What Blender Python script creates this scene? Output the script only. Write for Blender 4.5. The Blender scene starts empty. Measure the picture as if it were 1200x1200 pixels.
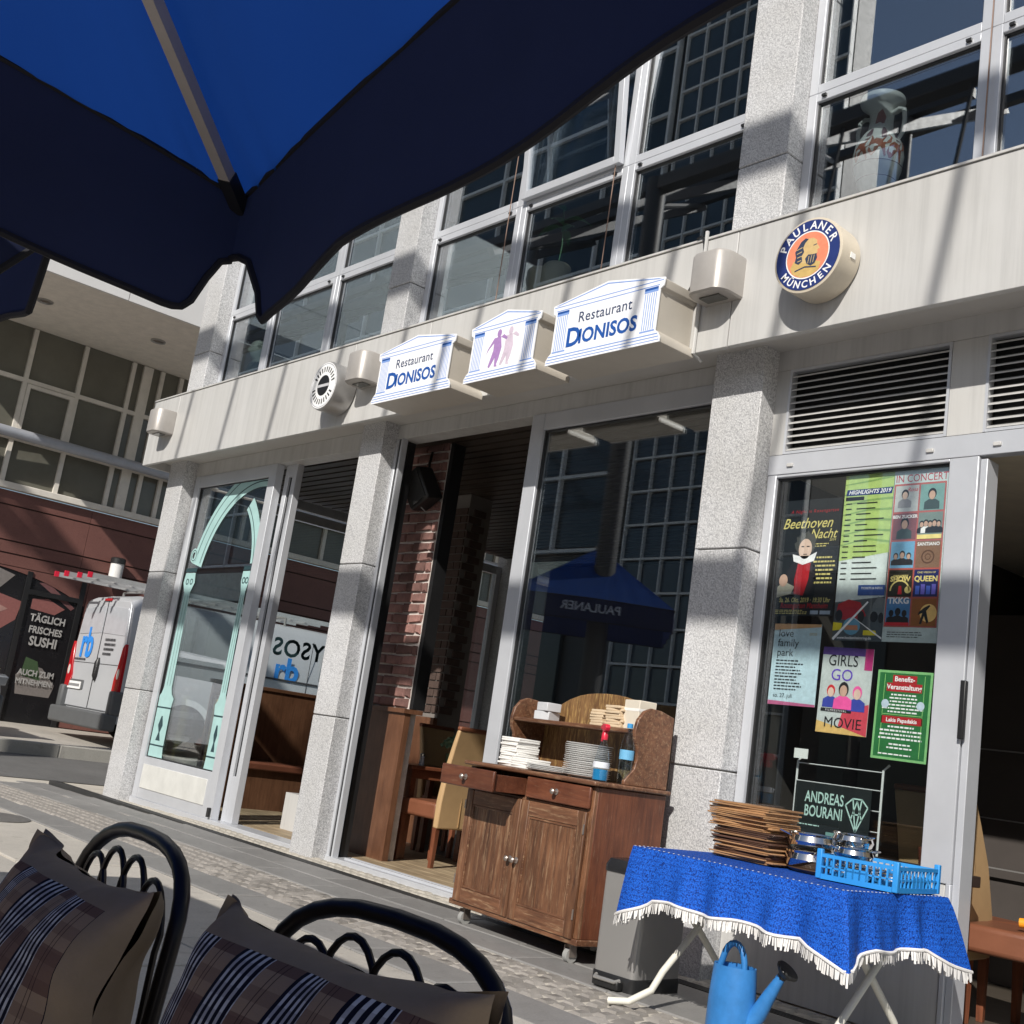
import bpy, bmesh, math, random
from mathutils import Matrix, Vector
from math import pi, sin, cos, radians as rad
random.seed(7)
scn = bpy.context.scene
COL = scn.collection

# ------------------------------------------------------------------ camera
YAW, PITCH, ROLL = rad(50.1), rad(11.4), rad(8.45)
def cam_axes():
    cy, sy, cp, sp = cos(YAW), sin(YAW), cos(PITCH), sin(PITCH)
    f = Vector((-sy*cp, cy*cp, sp)); r = Vector((cy, sy, 0)); u = r.cross(f)
    c, s = cos(ROLL), sin(ROLL)
    return c*r+s*u, -s*r+c*u, f
_r, _u, _f = cam_axes()
cam = bpy.data.cameras.new('camera'); co = bpy.data.objects.new('camera', cam); COL.objects.link(co)
co.matrix_world = Matrix(((_r.x, _u.x, -_f.x, 0), (_r.y, _u.y, -_f.y, 0), (_r.z, _u.z, -_f.z, 1.0), (0, 0, 0, 1)))
cam.sensor_fit = 'HORIZONTAL'; cam.sensor_width = 36; cam.lens = 36*1375/1200
cam.clip_start = 0.03; cam.clip_end = 900
scn.camera = co
# ------------------------------------------------------------------ sky, sun, exposure
SUN = Vector((0.5, -1.0, 0.78)).normalized()          # towards the sun
EL = math.asin(SUN.z)
w = bpy.data.worlds.new('World'); scn.world = w; w.use_nodes = True
nt = w.node_tree; bg = nt.nodes['Background']
sky = nt.nodes.new('ShaderNodeTexSky'); sky.sky_type = 'NISHITA'; sky.sun_disc = False
sky.sun_elevation = EL; sky.sun_rotation = math.atan2(SUN.x, SUN.y)
nt.links.new(sky.outputs[0], bg.inputs[0]); bg.inputs[1].default_value = 0.085
sl = bpy.data.lights.new('sun', 'SUN'); sl.energy = 4.9; sl.angle = rad(0.53); sl.color = (1, 0.955, 0.88)
so = bpy.data.objects.new('sun', sl); COL.objects.link(so); so.location = (5, -10, 12)
so.rotation_euler = SUN.to_track_quat('Z', 'Y').to_euler()
scn.view_settings.view_transform = 'Standard'; scn.view_settings.look = 'None'
scn.view_settings.exposure = 0.0; scn.view_settings.gamma = 1
scn.cycles.max_bounces = 8; scn.cycles.transparent_max_bounces = 16

# ------------------------------------------------------------------ materials
MATS = {}
def base_mat(name, col, rough=0.5, metal=0.0, spec=0.5):
    m = bpy.data.materials.new(name); m.use_nodes = True
    b = m.node_tree.nodes['Principled BSDF']
    b.inputs['Base Color'].default_value = (*col, 1); b.inputs['Roughness'].default_value = rough
    b.inputs['Metallic'].default_value = metal; b.inputs['Specular IOR Level'].default_value = spec
    return m, m.node_tree, b
def N(nt, t, **kw):
    n = nt.nodes.new('ShaderNode'+t)
    for k, v in kw.items():
        if isinstance(k, str) and k in n.bl_rna.properties: setattr(n, k, v)
        else: n.inputs[k].default_value = v
    return n
def coords(nt, scale=(1, 1, 1), kind='Object'):
    tc = N(nt, 'TexCoord'); mp = N(nt, 'Mapping'); mp.inputs['Scale'].default_value = scale
    nt.links.new(tc.outputs[kind], mp.inputs['Vector']); return mp.outputs[0]
def ramp(nt, src, stops):
    r = N(nt, 'ValToRGB'); e = r.color_ramp.elements
    while len(e) < len(stops): e.new(0.5)
    for el, (p, c) in zip(e, stops): el.position = p; el.color = (*c, 1) if len(c) == 3 else c
    nt.links.new(src, r.inputs[0]); return r.outputs[0]
def noise(nt, vec, scale, detail=6, rough=0.6, dist=0.0):
    n = N(nt, 'TexNoise'); n.inputs['Scale'].default_value = scale; n.inputs['Detail'].default_value = detail
    n.inputs['Roughness'].default_value = rough; n.inputs['Distortion'].default_value = dist
    nt.links.new(vec, n.inputs['Vector']); return n.outputs['Fac']
def mixc(nt, a, b, f, mode='MIX'):
    m = N(nt, 'Mix', data_type='RGBA', blend_type=mode)
    for s, v in ((6, a), (7, b)):
        if isinstance(v, tuple): m.inputs[s].default_value = (*v, 1)
        else: nt.links.new(v, m.inputs[s])
    if isinstance(f, (int, float)): m.inputs[0].default_value = f
    else: nt.links.new(f, m.inputs[0])
    return m.outputs[2]
def bump(nt, b, src, strength=0.3, dist=0.01):
    n = N(nt, 'Bump'); n.inputs['Strength'].default_value = strength; n.inputs['Distance'].default_value = dist
    nt.links.new(src, n.inputs['Height']); nt.links.new(n.outputs[0], b.inputs['Normal'])
def obj_vary(nt, colsock, amt=0.25):
    oi = N(nt, 'ObjectInfo'); mr = N(nt, 'MapRange'); mr.inputs['To Min'].default_value = 1-amt; mr.inputs['To Max'].default_value = 1+amt*0.6
    nt.links.new(oi.outputs['Random'], mr.inputs['Value'])
    h = N(nt, 'HueSaturation'); nt.links.new(mr.outputs[0], h.inputs['Value'])
    if isinstance(colsock, tuple): h.inputs['Color'].default_value = (*colsock, 1)
    else: nt.links.new(colsock, h.inputs['Color'])
    return h.outputs[0]
def M(name, col=(0.5, 0.5, 0.5), rough=0.5, metal=0.0, vary=0.12, scale=6.0, bmp=0.0, objv=0.0, spec=0.5):
    """plain painted / moulded surface with slight dirt variation"""
    if name in MATS: return MATS[name]
    m, nt, b = base_mat(name, col, rough, metal, spec)
    v = coords(nt); n = noise(nt, v, scale, 8, 0.65)
    dk = tuple(c*(1-vary) for c in col); lt = tuple(min(1, c*(1+vary*0.5)) for c in col)
    c = ramp(nt, n, [(0.3, dk), (0.7, lt)])
    if objv: c = obj_vary(nt, c, objv)
    nt.links.new(c, b.inputs['Base Color'])
    rr = N(nt, 'MapRange'); rr.inputs['To Min'].default_value = max(0.02, rough-0.08); rr.inputs['To Max'].default_value = min(1, rough+0.1)
    nt.links.new(n, rr.inputs['Value']); nt.links.new(rr.outputs[0], b.inputs['Roughness'])
    if bmp: bump(nt, b, noise(nt, v, scale*12, 4), bmp, 0.004)
    MATS[name] = m; return m
def granite(name, lt, md, dk, objv=0.12):
    m, nt, b = base_mat(name, md, 0.6)
    v = coords(nt); n1 = noise(nt, v, 120, 3, 0.8)
    wv = N(nt, 'TexWave', wave_type='BANDS', bands_direction='DIAGONAL'); wv.inputs['Scale'].default_value = 13; wv.inputs['Distortion'].default_value = 19
    wv.inputs['Detail'].default_value = 3.5; wv.inputs['Detail Scale'].default_value = 1.3; nt.links.new(v, wv.inputs['Vector']); vein = wv.outputs['Fac']
    c = ramp(nt, n1, [(0.34, dk), (0.5, md), (0.66, lt)])
    c2 = ramp(nt, vein, [(0.0, (0.55, 0.55, 0.57)), (0.25, (0.80, 0.80, 0.81)), (0.5, (1, 1, 1)), (1, (1.0, 1.0, 1.0))])
    c = mixc(nt, c, c2, 0.55, 'MULTIPLY')
    big = ramp(nt, noise(nt, v, 1.7, 3), [(0.35, (0.84, 0.83, 0.8)), (0.65, (1, 1, 1))])
    c = mixc(nt, c, big, 0.7, 'MULTIPLY'); c = obj_vary(nt, c, objv)
    nt.links.new(c, b.inputs['Base Color']); bump(nt, b, n1, 0.12, 0.002)
    MATS[name] = m; return m
def wood(name, lt, dk, axis='Z', rough=0.5, scale=1.0, worn=0.0, objv=0.15, wcol=(0.62, 0.47, 0.3)):
    m, nt, b = base_mat(name, lt, rough)
    s = {'Z': (14, 14, 1.3), 'X': (1.3, 14, 14), 'Y': (14, 1.3, 14)}[axis]
    v = coords(nt, tuple(k*scale for k in s)); n1 = noise(nt, v, 2.2, 10, 0.7, 1.2)
    c = ramp(nt, n1, [(0.28, dk), (0.72, lt)])
    v2 = coords(nt); n2 = noise(nt, v2, 3.5, 6)
    c = mixc(nt, c, ramp(nt, n2, [(0.3, (0.55, 0.5, 0.48)), (0.62, (1, 1, 1))]), 0.8, 'MULTIPLY')
    if worn:
        n3 = noise(nt, v, 6, 8, 0.75)
        f = ramp(nt, n3, [(0.60-worn*0.1, (0, 0, 0)), (0.72, (1, 1, 1))])
        mul = N(nt, 'Math', operation='MULTIPLY'); nt.links.new(f, mul.inputs[0]); mul.inputs[1].default_value = min(1, worn)
        c = mixc(nt, c, wcol, mul.outputs[0])
    if objv: c = obj_vary(nt, c, objv)
    nt.links.new(c, b.inputs['Base Color']); bump(nt, b, n1, 0.35, 0.003)
    MATS[name] = m; return m
def glass_mat(name, tint=(0.86, 0.9, 0.9), gain=1.5, f0=0.05):
    m = bpy.data.materials.new(name); m.use_nodes = True; nt = m.node_tree; nt.nodes.clear()
    out = N(nt, 'OutputMaterial'); tr = N(nt, 'BsdfTransparent'); gl = N(nt, 'BsdfGlossy'); mx = N(nt, 'MixShader')
    tr.inputs[0].default_value = (*tint, 1); gl.inputs['Roughness'].default_value = 0.0; gl.inputs[0].default_value = (0.95, 0.97, 1, 1)
    g = N(nt, 'NewGeometry'); d = N(nt, 'VectorMath', operation='DOT_PRODUCT')
    nt.links.new(g.outputs['Incoming'], d.inputs[0]); nt.links.new(g.outputs['Normal'], d.inputs[1])
    a = N(nt, 'Math', operation='ABSOLUTE'); nt.links.new(d.outputs['Value'], a.inputs[0])
    s = N(nt, 'Math', operation='SUBTRACT'); s.inputs[0].default_value = 1; nt.links.new(a.outputs[0], s.inputs[1])
    p = N(nt, 'Math', operation='POWER'); nt.links.new(s.outputs[0], p.inputs[0]); p.inputs[1].default_value = 4.0
    q = N(nt, 'Math', operation='MULTIPLY_ADD', use_clamp=True); nt.links.new(p.outputs[0], q.inputs[0]); q.inputs[1].default_value = gain; q.inputs[2].default_value = f0
    nt.links.new(q.outputs[0], mx.inputs[0]); nt.links.new(tr.outputs[0], mx.inputs[1]); nt.links.new(gl.outputs[0], mx.inputs[2]); nt.links.new(mx.outputs[0], out.inputs[0])
    MATS[name] = m; return m
def fabric_translucent(name, col, tcol, mixf=0.5):
    m, nt, b = base_mat(name, col, 0.85, 0, 0.2)
    v = coords(nt); n = noise(nt, v, 5, 6)
    c = ramp(nt, n, [(0.3, tuple(k*0.85 for k in col)), (0.7, col)])
    nt.links.new(c, b.inputs['Base Color'])
    t = N(nt, 'BsdfTranslucent'); t.inputs[0].default_value = (*tcol, 1)
    mx = N(nt, 'MixShader'); mx.inputs[0].default_value = mixf; out = nt.nodes['Material Output']
    nt.links.new(b.outputs[0], mx.inputs[1]); nt.links.new(t.outputs[0], mx.inputs[2]); nt.links.new(mx.outputs[0], out.inputs[0])
    bump(nt, b, noise(nt, v, 300, 2), 0.15, 0.001)
    MATS[name] = m; return m

GRAN = granite('granite', (0.74, 0.74, 0.75), (0.55, 0.55, 0.56), (0.25, 0.255, 0.265))
def streaked(name, col, rough):
    m, nt, b = base_mat(name, col, rough)
    st = noise(nt, coords(nt, (9, 9, 0.35)), 2.0, 6, 0.7); sp2 = noise(nt, coords(nt), 1.1, 5)
    c = ramp(nt, st, [(0.30, tuple(k*0.84 for k in col)), (0.55, col), (0.8, tuple(min(1, k*1.05) for k in col))])
    c = mixc(nt, c, ramp(nt, sp2, [(0.3, (0.88, 0.87, 0.85)), (0.65, (1, 1, 1))]), 0.8, 'MULTIPLY')
    nt.links.new(c, b.inputs['Base Color']); MATS[name] = m; return m
FASC = streaked('fascia_paint', (0.53, 0.525, 0.515), 0.42)
ALU = M('aluminium', (0.55, 0.565, 0.60), 0.36, 0.25, 0.08, 2.5)
ALUD = M('shadow_gap', (0.03, 0.03, 0.032), 0.6)
GLASS = glass_mat('window_glass', (0.92, 0.95, 0.95), 1.9, 0.09)
GLASSU = glass_mat('upper_window_glass', (0.84, 0.88, 0.90), 1.8, 0.24)
GLASSM = glass_mat('mirror_window_glass', (0.88, 0.92, 0.92), 2.2, 0.19)
LGLASS = glass_mat('bottle_glass', (0.93, 0.96, 0.97), 0.9, 0.04)
BLACK = M('black_plastic', (0.015, 0.015, 0.016), 0.4)
WHITE = M('white_enamel', (0.8, 0.8, 0.79), 0.35, 0, 0.05)
PAPER = M('white_paper', (0.82, 0.81, 0.78), 0.8, 0, 0.06)
STEEL = M('brushed_steel', (0.42, 0.41, 0.40), 0.33, 0.6, 0.04, 1.0)
CHROME = M('polished_steel', (0.75, 0.74, 0.72), 0.12, 1.0, 0.05, 3)

# ------------------------------------------------------------------ mesh helpers
WORLD = {}
class MB:
    def __init__(s): s.v = []; s.f = []
    def add(s, vs, fs):
        o = len(s.v); s.v += [tuple(p) for p in vs]; s.f += [tuple(i+o for i in q) for q in fs]; return s
    def box(s, x0, x1, y0, y1, z0, z1, R=None):
        vs = [(x, y, z) for z in (z0, z1) for y in (y0, y1) for x in (x0, x1)]
        if R is not None: vs = [R @ Vector(p) for p in vs]
        return s.add(vs, [(0, 2, 3, 1), (4, 5, 7, 6), (0, 1, 5, 4), (2, 6, 7, 3), (0, 4, 6, 2), (1, 3, 7, 5)])
    def prism(s, poly, y0, y1, R=None):
        """poly in x,z extruded from y0 to y1"""
        n = len(poly); vs = [(x, y0, z) for x, z in poly]+[(x, y1, z) for x, z in poly]
        if R is not None: vs = [R @ Vector(p) for p in vs]
        return s.add(vs, [tuple(range(n)), tuple(range(2*n-1, n-1, -1))]+[(i, i+n, (i+1) % n+n, (i+1) % n) for i in range(n)])
    def tube(s, pts, r, n=8, closed=False, r2=None):
        pts = [Vector(p) for p in pts]; k = len(pts); base = len(s.v); up = None
        for i, p in enumerate(pts):
            if closed: t = pts[(i+1) % k]-pts[i-1]
            else: t = pts[min(i+1, k-1)]-pts[max(i-1, 0)]
            t.normalize()
            if up is None: up = t.orthogonal().normalized()
            else: up = (up-t*up.dot(t)); up = up.normalized() if up.length > 1e-6 else t.orthogonal().normalized()
            sd = t.cross(up); rr = r if not isinstance(r, (list, tuple)) else r[i]
            if r2 is not None: pass
            for j in range(n):
                a = 2*pi*j/n; s.v.append(tuple(p+up*cos(a)*rr+sd*sin(a)*(r2 if r2 else rr)))
        m = k if closed else k-1
        for i in range(m):
            for j in range(n):
                a, b = base+i*n+j, base+i*n+(j+1) % n; c, d = base+((i+1) % k)*n+(j+1) % n, base+((i+1) % k)*n+j
                s.f.append((a, b, c, d))
        if not closed:
            s.f.append(tuple(base+j for j in reversed(range(n)))); s.f.append(tuple(base+(k-1)*n+j for j in range(n)))
        return s
    def cyl(s, p0, p1, r, n=16, r1=None): return s.tube([p0, p1], [r, r if r1 is None else r1], n)
    def lathe(s, prof, c=(0, 0, 0), n=24, R=None, cap=True):
        base = len(s.v); k = len(prof)
        for r, z in prof:
            for j in range(n):
                a = 2*pi*j/n; p = Vector((r*cos(a), r*sin(a), z))
                if R is not None: p = R @ p
                s.v.append((p.x+c[0], p.y+c[1], p.z+c[2]))
        for i in range(k-1):
            for j in range(n):
                s.f.append((base+i*n+j, base+i*n+(j+1) % n, base+(i+1)*n+(j+1) % n, base+(i+1)*n+j))
        if cap:
            s.f.append(tuple(base+j for j in reversed(range(n)))); s.f.append(tuple(base+(k-1)*n+j for j in range(n)))
        return s
    def loft(s, rings, cap=True, closed=True):
        base = len(s.v); n = len(rings[0])
        for r in rings: s.v += [tuple(p) for p in r]
        for i in range(len(rings)-1):
            for j in range(n if closed else n-1):
                s.f.append((base+i*n+j, base+i*n+(j+1) % n, base+(i+1)*n+(j+1) % n, base+(i+1)*n+j))
        if cap: s.f.append(tuple(base+j for j in reversed(range(n)))); s.f.append(tuple(base+(len(rings)-1)*n+j for j in range(n)))
        return s
    def flat(s, poly, y=0.0): return s.add([(x, y, z) for x, z in poly], [tuple(range(len(poly)))])
    def rect(s, x0, x1, z0, z1, y=0.0): return s.flat([(x0, z0), (x1, z0), (x1, z1), (x0, z1)], y)
    def disc(s, cx, cz, r, y=0.0, n=32, rz=None, a0=0, a1=2*pi):
        return s.flat([(cx+r*cos(a0+(a1-a0)*i/n), cz+(rz or r)*sin(a0+(a1-a0)*i/n)) for i in range(n)], y)
    def ring(s, cx, cz, r0, r1, y=0.0, n=48, a0=0.0, a1=2*pi):
        vs = []; 
        for i in range(n+1):
            a = a0+(a1-a0)*i/n; vs += [(cx+r0*cos(a), y, cz+r0*sin(a)), (cx+r1*cos(a), y, cz+r1*sin(a))]
        return s.add(vs, [(2*i, 2*i+1, 2*i+3, 2*i+2) for i in range(n)])
    def mesh(s, name, mat, smooth=False, inv=None):
        me = bpy.data.meshes.new(name)
        vs = s.v if inv is None else [inv @ Vector(p) for p in s.v]
        me.from_pydata(vs, [], s.f); me.update()
        bm = bmesh.new(); bm.from_mesh(me); bmesh.ops.recalc_face_normals(bm, faces=bm.faces); bm.to_mesh(me); bm.free()
        if mat: me.materials.append(mat)
        if smooth:
            me.shade_smooth()
            try: me.set_sharp_from_angle(angle=rad(38))
            except Exception: pass
        return me
    def build(s, name, mat, parent=None, smooth=False, bevel=0.0, world=False, seg=2, raw=False):
        inv = None
        if world and parent is not None and parent in WORLD: inv = WORLD[parent].inverted()
        me = s.mesh(name, mat, smooth or bevel > 0, inv)
        o = link(name, me, parent)
        if bevel:
            b = o.modifiers.new('bevel', 'BEVEL'); b.width = bevel; b.segments = seg; b.limit_method = 'ANGLE'; b.angle_limit = rad(40)
        return o
def link(name, data, parent=None):
    o = bpy.data.objects.new(name, data); COL.objects.link(o)
    if parent is not None:
        o.parent = parent
        if parent in WORLD: WORLD[o] = WORLD[parent]
    return o
def tag(o, label, cat, group=None):
    o['label'] = label; o['category'] = cat
    if group: o['group'] = group
    return o
def thing(name, label, cat, loc=(0, 0, 0), rz=0.0, group=None):
    o = bpy.data.objects.new(name, None); COL.objects.link(o); o.location = loc; o.rotation_euler = (0, 0, rz)
    o.empty_display_size = 0.1; WORLD[o] = Matrix.Translation(loc) @ Matrix.Rotation(rz, 4, 'Z')
    return tag(o, label, cat, group)
def struct(o): o['kind'] = 'structure'; return o
def stuff(o): o['kind'] = 'stuff'; return o
def RZ(a, c=(0, 0, 0)): return Matrix.Translation(c) @ Matrix.Rotation(a, 4, 'Z')
TXT = {}
def text_mesh(s, size=0.1, bold=0.0, shear=0.0, align='CENTER', extrude=0.0, spacing=1.0, sx=1.0):
    key = (s, size, bold, shear, align, extrude, spacing, sx)
    if key in TXT: return TXT[key]
    cu = bpy.data.curves.new('lettering', 'FONT'); cu.body = s; cu.size = size; cu.offset = bold*size; cu.shear = shear
    cu.align_x = align; cu.extrude = extrude; cu.space_character = spacing; cu.resolution_u = 3
    ob = bpy.data.objects.new('tmp', cu); me = bpy.data.meshes.new_from_object(ob); me.name = 'lettering'
    bpy.data.objects.remove(ob); bpy.data.curves.remove(cu)
    if sx != 1.0: me.transform(Matrix.Diagonal((sx, 1, 1, 1)))
    TXT[key] = me; return me
def text(s, mat, parent, x, z, y, size, facing='-Y', rot=0.0, name='lettering', **kw):
    me = text_mesh(s, size, **kw).copy(); me.materials.clear(); me.materials.append(mat)
    R = Matrix.Rotation(rot, 4, 'Z')
    if facing == '-Y': F = Matrix(((1, 0, 0, x), (0, 0, -1, y), (0, 1, 0, z), (0, 0, 0, 1)))
    elif facing == '+Y': F = Matrix(((-1, 0, 0, x), (0, 0, 1, y), (0, 1, 0, z), (0, 0, 0, 1)))
    elif facing == '+X': F = Matrix(((0, 0, 1, x), (1, 0, 0, y), (0, 1, 0, z), (0, 0, 0, 1)))
    elif facing == '-X': F = Matrix(((0, 0, -1, x), (-1, 0, 0, y), (0, 1, 0, z), (0, 0, 0, 1)))
    me.transform(F @ R); o = link(name, me, parent); return o
def paint(name, rgb, rough=0.55): return M('print_'+name, rgb, rough, 0, 0.16, 28)
def arc(cx, cz, r, a0, a1, n=12, rz=None): return [(cx+r*cos(a0+(a1-a0)*i/n), cz+(rz or r)*sin(a0+(a1-a0)*i/n)) for i in range(n+1)]

# ================================================================== SETTING: ground
def gz(x):
    P = [(-400, 0.3), (-19.5, 0.30), (-15.72, 0.21), (-15.6, 0.21), (-15.58, 0.07), (-13.3, -0.05), (-11.7, -0.03), (-9.5, 0.0), (400, 0.0)]
    for (a, za), (b, zb) in zip(P, P[1:]):
        if a <= x <= b: return za+(zb-za)*(x-a)/(b-a)
    return 0.0
def sheet(name, xs, y0, y1, dz, mat, ny=1):
    m = MB(); ys = [y0+(y1-y0)*i/ny for i in range(ny+1)]
    vs = [(x, y, gz(x)+dz) for y in ys for x in xs]; n = len(xs)
    m.add(vs, [(j*n+i, j*n+i+1, (j+1)*n+i+1, (j+1)*n+i) for j in range(ny) for i in range(n-1)])
    return struct(m.build(name, mat))
def stone_mat(name, lt, dk, rough=0.75, objv=0.12, sc=2.0):
    m, nt, b = base_mat(name, lt, rough); v = coords(nt)
    n1 = noise(nt, v, sc, 8, 0.7); n2 = noise(nt, v, sc*40, 3)
    c = ramp(nt, n1, [(0.3, dk), (0.7, lt)]); c = mixc(nt, c, ramp(nt, n2, [(0.3, (0.75, 0.75, 0.75)), (0.7, (1, 1, 1))]), 0.7, 'MULTIPLY')
    st = ramp(nt, noise(nt, coords(nt), 9, 2), [(0.62, (1, 1, 1)), (0.68, (0.72, 0.7, 0.68))]); c = mixc(nt, c, st, 0.5, 'MULTIPLY')
    if objv: c = obj_vary(nt, c, objv)
    nt.links.new(c, b.inputs['Base Color']); bump(nt, b, n2, 0.3, 0.004); MATS[name] = m; return m
G_BASE = stone_mat('joint_mortar', (0.64, 0.59, 0.51), (0.50, 0.46, 0.40), 0.9, 0)
G_GREY = stone_mat('grey_slab', (0.30, 0.29, 0.28), (0.20, 0.195, 0.19), 0.6)
G_BEIGE = stone_mat('beige_slab', (0.56, 0.52, 0.46), (0.43, 0.40, 0.36), 0.75, 0.08)
G_SETT = stone_mat('sett_stone', (0.38, 0.35, 0.32), (0.24, 0.22, 0.20), 0.7, 0.3, 8)
G_SETTL = stone_mat('light_sett_stone', (0.48, 0.44, 0.38), (0.33, 0.31, 0.27), 0.75, 0.2, 8)
ASPH = stone_mat('asphalt', (0.16, 0.157, 0.153), (0.11, 0.108, 0.106), 0.85, 0, 1.2)
KERB = stone_mat('kerb_stone', (0.46, 0.44, 0.40), (0.34, 0.33, 0.3), 0.8)
XS = [-400, -60, -19.5, -15.72, -15.6, -15.58, -13.3, -11.7, -9.5, 0, 60, 400]
ground = sheet('ground', XS, -400, 400, -0.012, G_BASE, 8)
road = sheet('road', [-15.56, -14.8, -14, -13.32], -400, 400, -0.004, ASPH, 8)
far_pavement = sheet('far_pavement', [-60, -19.5, -15.75], -400, 400, -0.004, G_BEIGE, 8)
kb = struct(MB().box(-15.75, -15.57, -60, 60, 0.0, 0.222).build('kerb', KERB, bevel=0.015))
for k in range(24):
    y = -2+k*1.0; MB().box(-15.76, -15.562, y+0.006, y+0.994, 0.02, 0.228).build('kerb_stone', KERB, kb, bevel=0.012)
pav = struct(MB().add([(x, y, gz(x)-0.008) for y in (-12, 5.2) for x in (-13.3, -11.7, -9.5, 0, 3)], [(i, i+1, 6+i, 5+i) for i in range(4)]).build('pavement', G_BASE))
def piece_mesh(name, mat, lx, ly, h=0.03, bev=0.006, jit=0.0):
    m = MB(); b = bev
    def q(z, e): 
        return [(e+random.uniform(-jit, jit), e+random.uniform(-jit, jit), z), (lx-e+random.uniform(-jit, jit), e+random.uniform(-jit, jit), z),
                (lx-e+random.uniform(-jit, jit), ly-e+random.uniform(-jit, jit), z), (e+random.uniform(-jit, jit), ly-e+random.uniform(-jit, jit), z)]
    m.loft([q(-h, 0), q(-b, 0), q(0, b)], cap=True); return m.mesh(name, mat, True)
def lay(name, mes, x, y, dz, rz=0.0, parent=pav):
    o = link(name, random.choice(mes), parent); o.location = (x, y, gz(x)+dz+random.uniform(-0.002, 0.002)); 
    o.rotation_euler = (random.uniform(-.004, .004), random.uniform(-.004, .004), rz); return o
greys = [piece_mesh('slab', G_GREY, 0.652, 0.314) for _ in range(2)]
big = [piece_mesh('slab', G_BEIGE, 0.988, 0.788, bev=0.005) for _ in range(2)]
for r, (y, off) in enumerate(((4.53, 0.0), (4.205, 0.31), (3.36, 0.12))):
    for i in range(20): lay('slab', greys, -12.75+off+i*0.66, y, 0.002)
for r in range(4):
    for i in range(13): lay('slab', big, -12.9+(r % 2)*0.5+i*1.0, 2.55-r*0.8, 0.0)
setts = [piece_mesh('sett', G_SETT, 0.084, 0.084, 0.03, 0.015, 0.009) for _ in range(9)]
rest = MB(); cnt = 0
for i in range(116):
    for r in range(5):
        x, y = -12.7+i*0.1+(r % 2)*0.05+random.uniform(-.006, .006), 3.692+r*0.1+random.uniform(-.006, .006)
        if x > -7.3 and x < -1.4 and cnt < 300: lay('sett', setts, x, y, 0.004, random.uniform(-.07, .07)); cnt += 1
        else:
            z = gz(x)+0.004; a, b = 0.088, 0.013
            rest.loft([[(x, y, z-.03), (x+a, y, z-.03), (x+a, y+a, z-.03), (x, y+a, z-.03)], [(x, y, z-b), (x+a, y, z-b), (x+a, y+a, z-b), (x, y+a, z-b)], [(x+b, y+b, z), (x+a-b, y+b, z), (x+a-b, y+a-b, z), (x+b, y+a-b, z)]])
stuff(rest.build('sett_field', G_SETT, pav))
rest = MB()
for i in range(120):
    for r in range(2):
        x, y = -12.7+i*0.1+(r % 2)*0.05, 4.955+r*0.1; z = gz(x)+0.006+random.uniform(-.003, .003); a, b = 0.086, 0.014
        rest.loft([[(x, y, z-.03), (x+a, y, z-.03), (x+a, y+a, z-.03), (x, y+a, z-.03)], [(x, y, z-b), (x+a, y, z-b), (x+a, y+a, z-b), (x, y+a, z-b)], [(x+b, y+b, z), (x+a-b, y+b, z), (x+a-b, y+a-b, z), (x+b, y+a-b, z)]])
stuff(rest.build('light_sett_field', G_SETTL, pav))
dr = MB()
for k in range(4): dr.box(-12.7, -1.0, 4.855+k*0.025, 4.868+k*0.025, -0.05, 0.002)
dr.build('drain_grating', M('drain_iron', (0.07, 0.07, 0.07), 0.5, 0.6), pav)
mh = MB().lathe([(0.3, -0.01), (0.3, 0.002), (0.285, 0.006), (0.0, 0.006)], (-9.0, 3.05, 0), 40, cap=False)
mh.build('manhole_cover', M('cast_iron', (0.2, 0.19, 0.18), 0.6, 0.4, 0.3, 30), pav, smooth=True)

# ================================================================== RESTAURANT BUILDING
B = thing('restaurant_building', 'restaurant front with granite columns, white fascia and tall glass doors', 'building', (-6, 5.05, 0))
YF, YG = 5.05, 5.18      # column front, frame front
def part(name, m, mat, parent=B, **kw): return m.build(name, mat, parent, world=True, **kw)
COLS = [(-11.75, -11.38), (-8.10, -7.78), (-4.38, -4.02), (-0.70, -0.34)]
for x0, x1 in COLS:
    core = part('granite_column', MB().box(x0+.02, x1-.02, YF+.02, YF+.22, -0.1, 9.6), M('mortar_dark', (0.3, 0.29, 0.27), 0.9), )
    zs = [-0.1, 1.06, 2.27, 3.46, 4.66, 5.86, 7.06, 8.26, 9.6]
    for a, b in zip(zs, zs[1:]):
        part('stone_block', MB().box(x0, x1, YF, YF+.24, a+.004, b-.004), GRAN, core, bevel=0.006)
# fascia: panels butt at the columns
fx = [-11.9, -11.28, -8.02, -7.0, -4.10, -1.9, -0.5, 2.0]
fb = part('fascia_beam', MB().box(-11.86, 2.0, 4.84, 5.30, 3.45, 4.05), M('soffit_grey', (0.50, 0.485, 0.46), 0.5, 0, 0.08, 2))
for a, b in zip(fx, fx[1:]):
    part('fascia_panel', MB().box(a+.003, b-.003, 4.80, 4.838, 3.37, 4.07), FASC, fb, bevel=0.004)
    part('sill_flashing', MB().box(a+.002, b-.002, 4.79, 5.22, 4.072, 4.085), FASC, fb)
part('fascia_panel', MB().box(-11.9, -11.865, 4.842, 9.0, 3.37, 4.07), FASC, fb)
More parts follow.
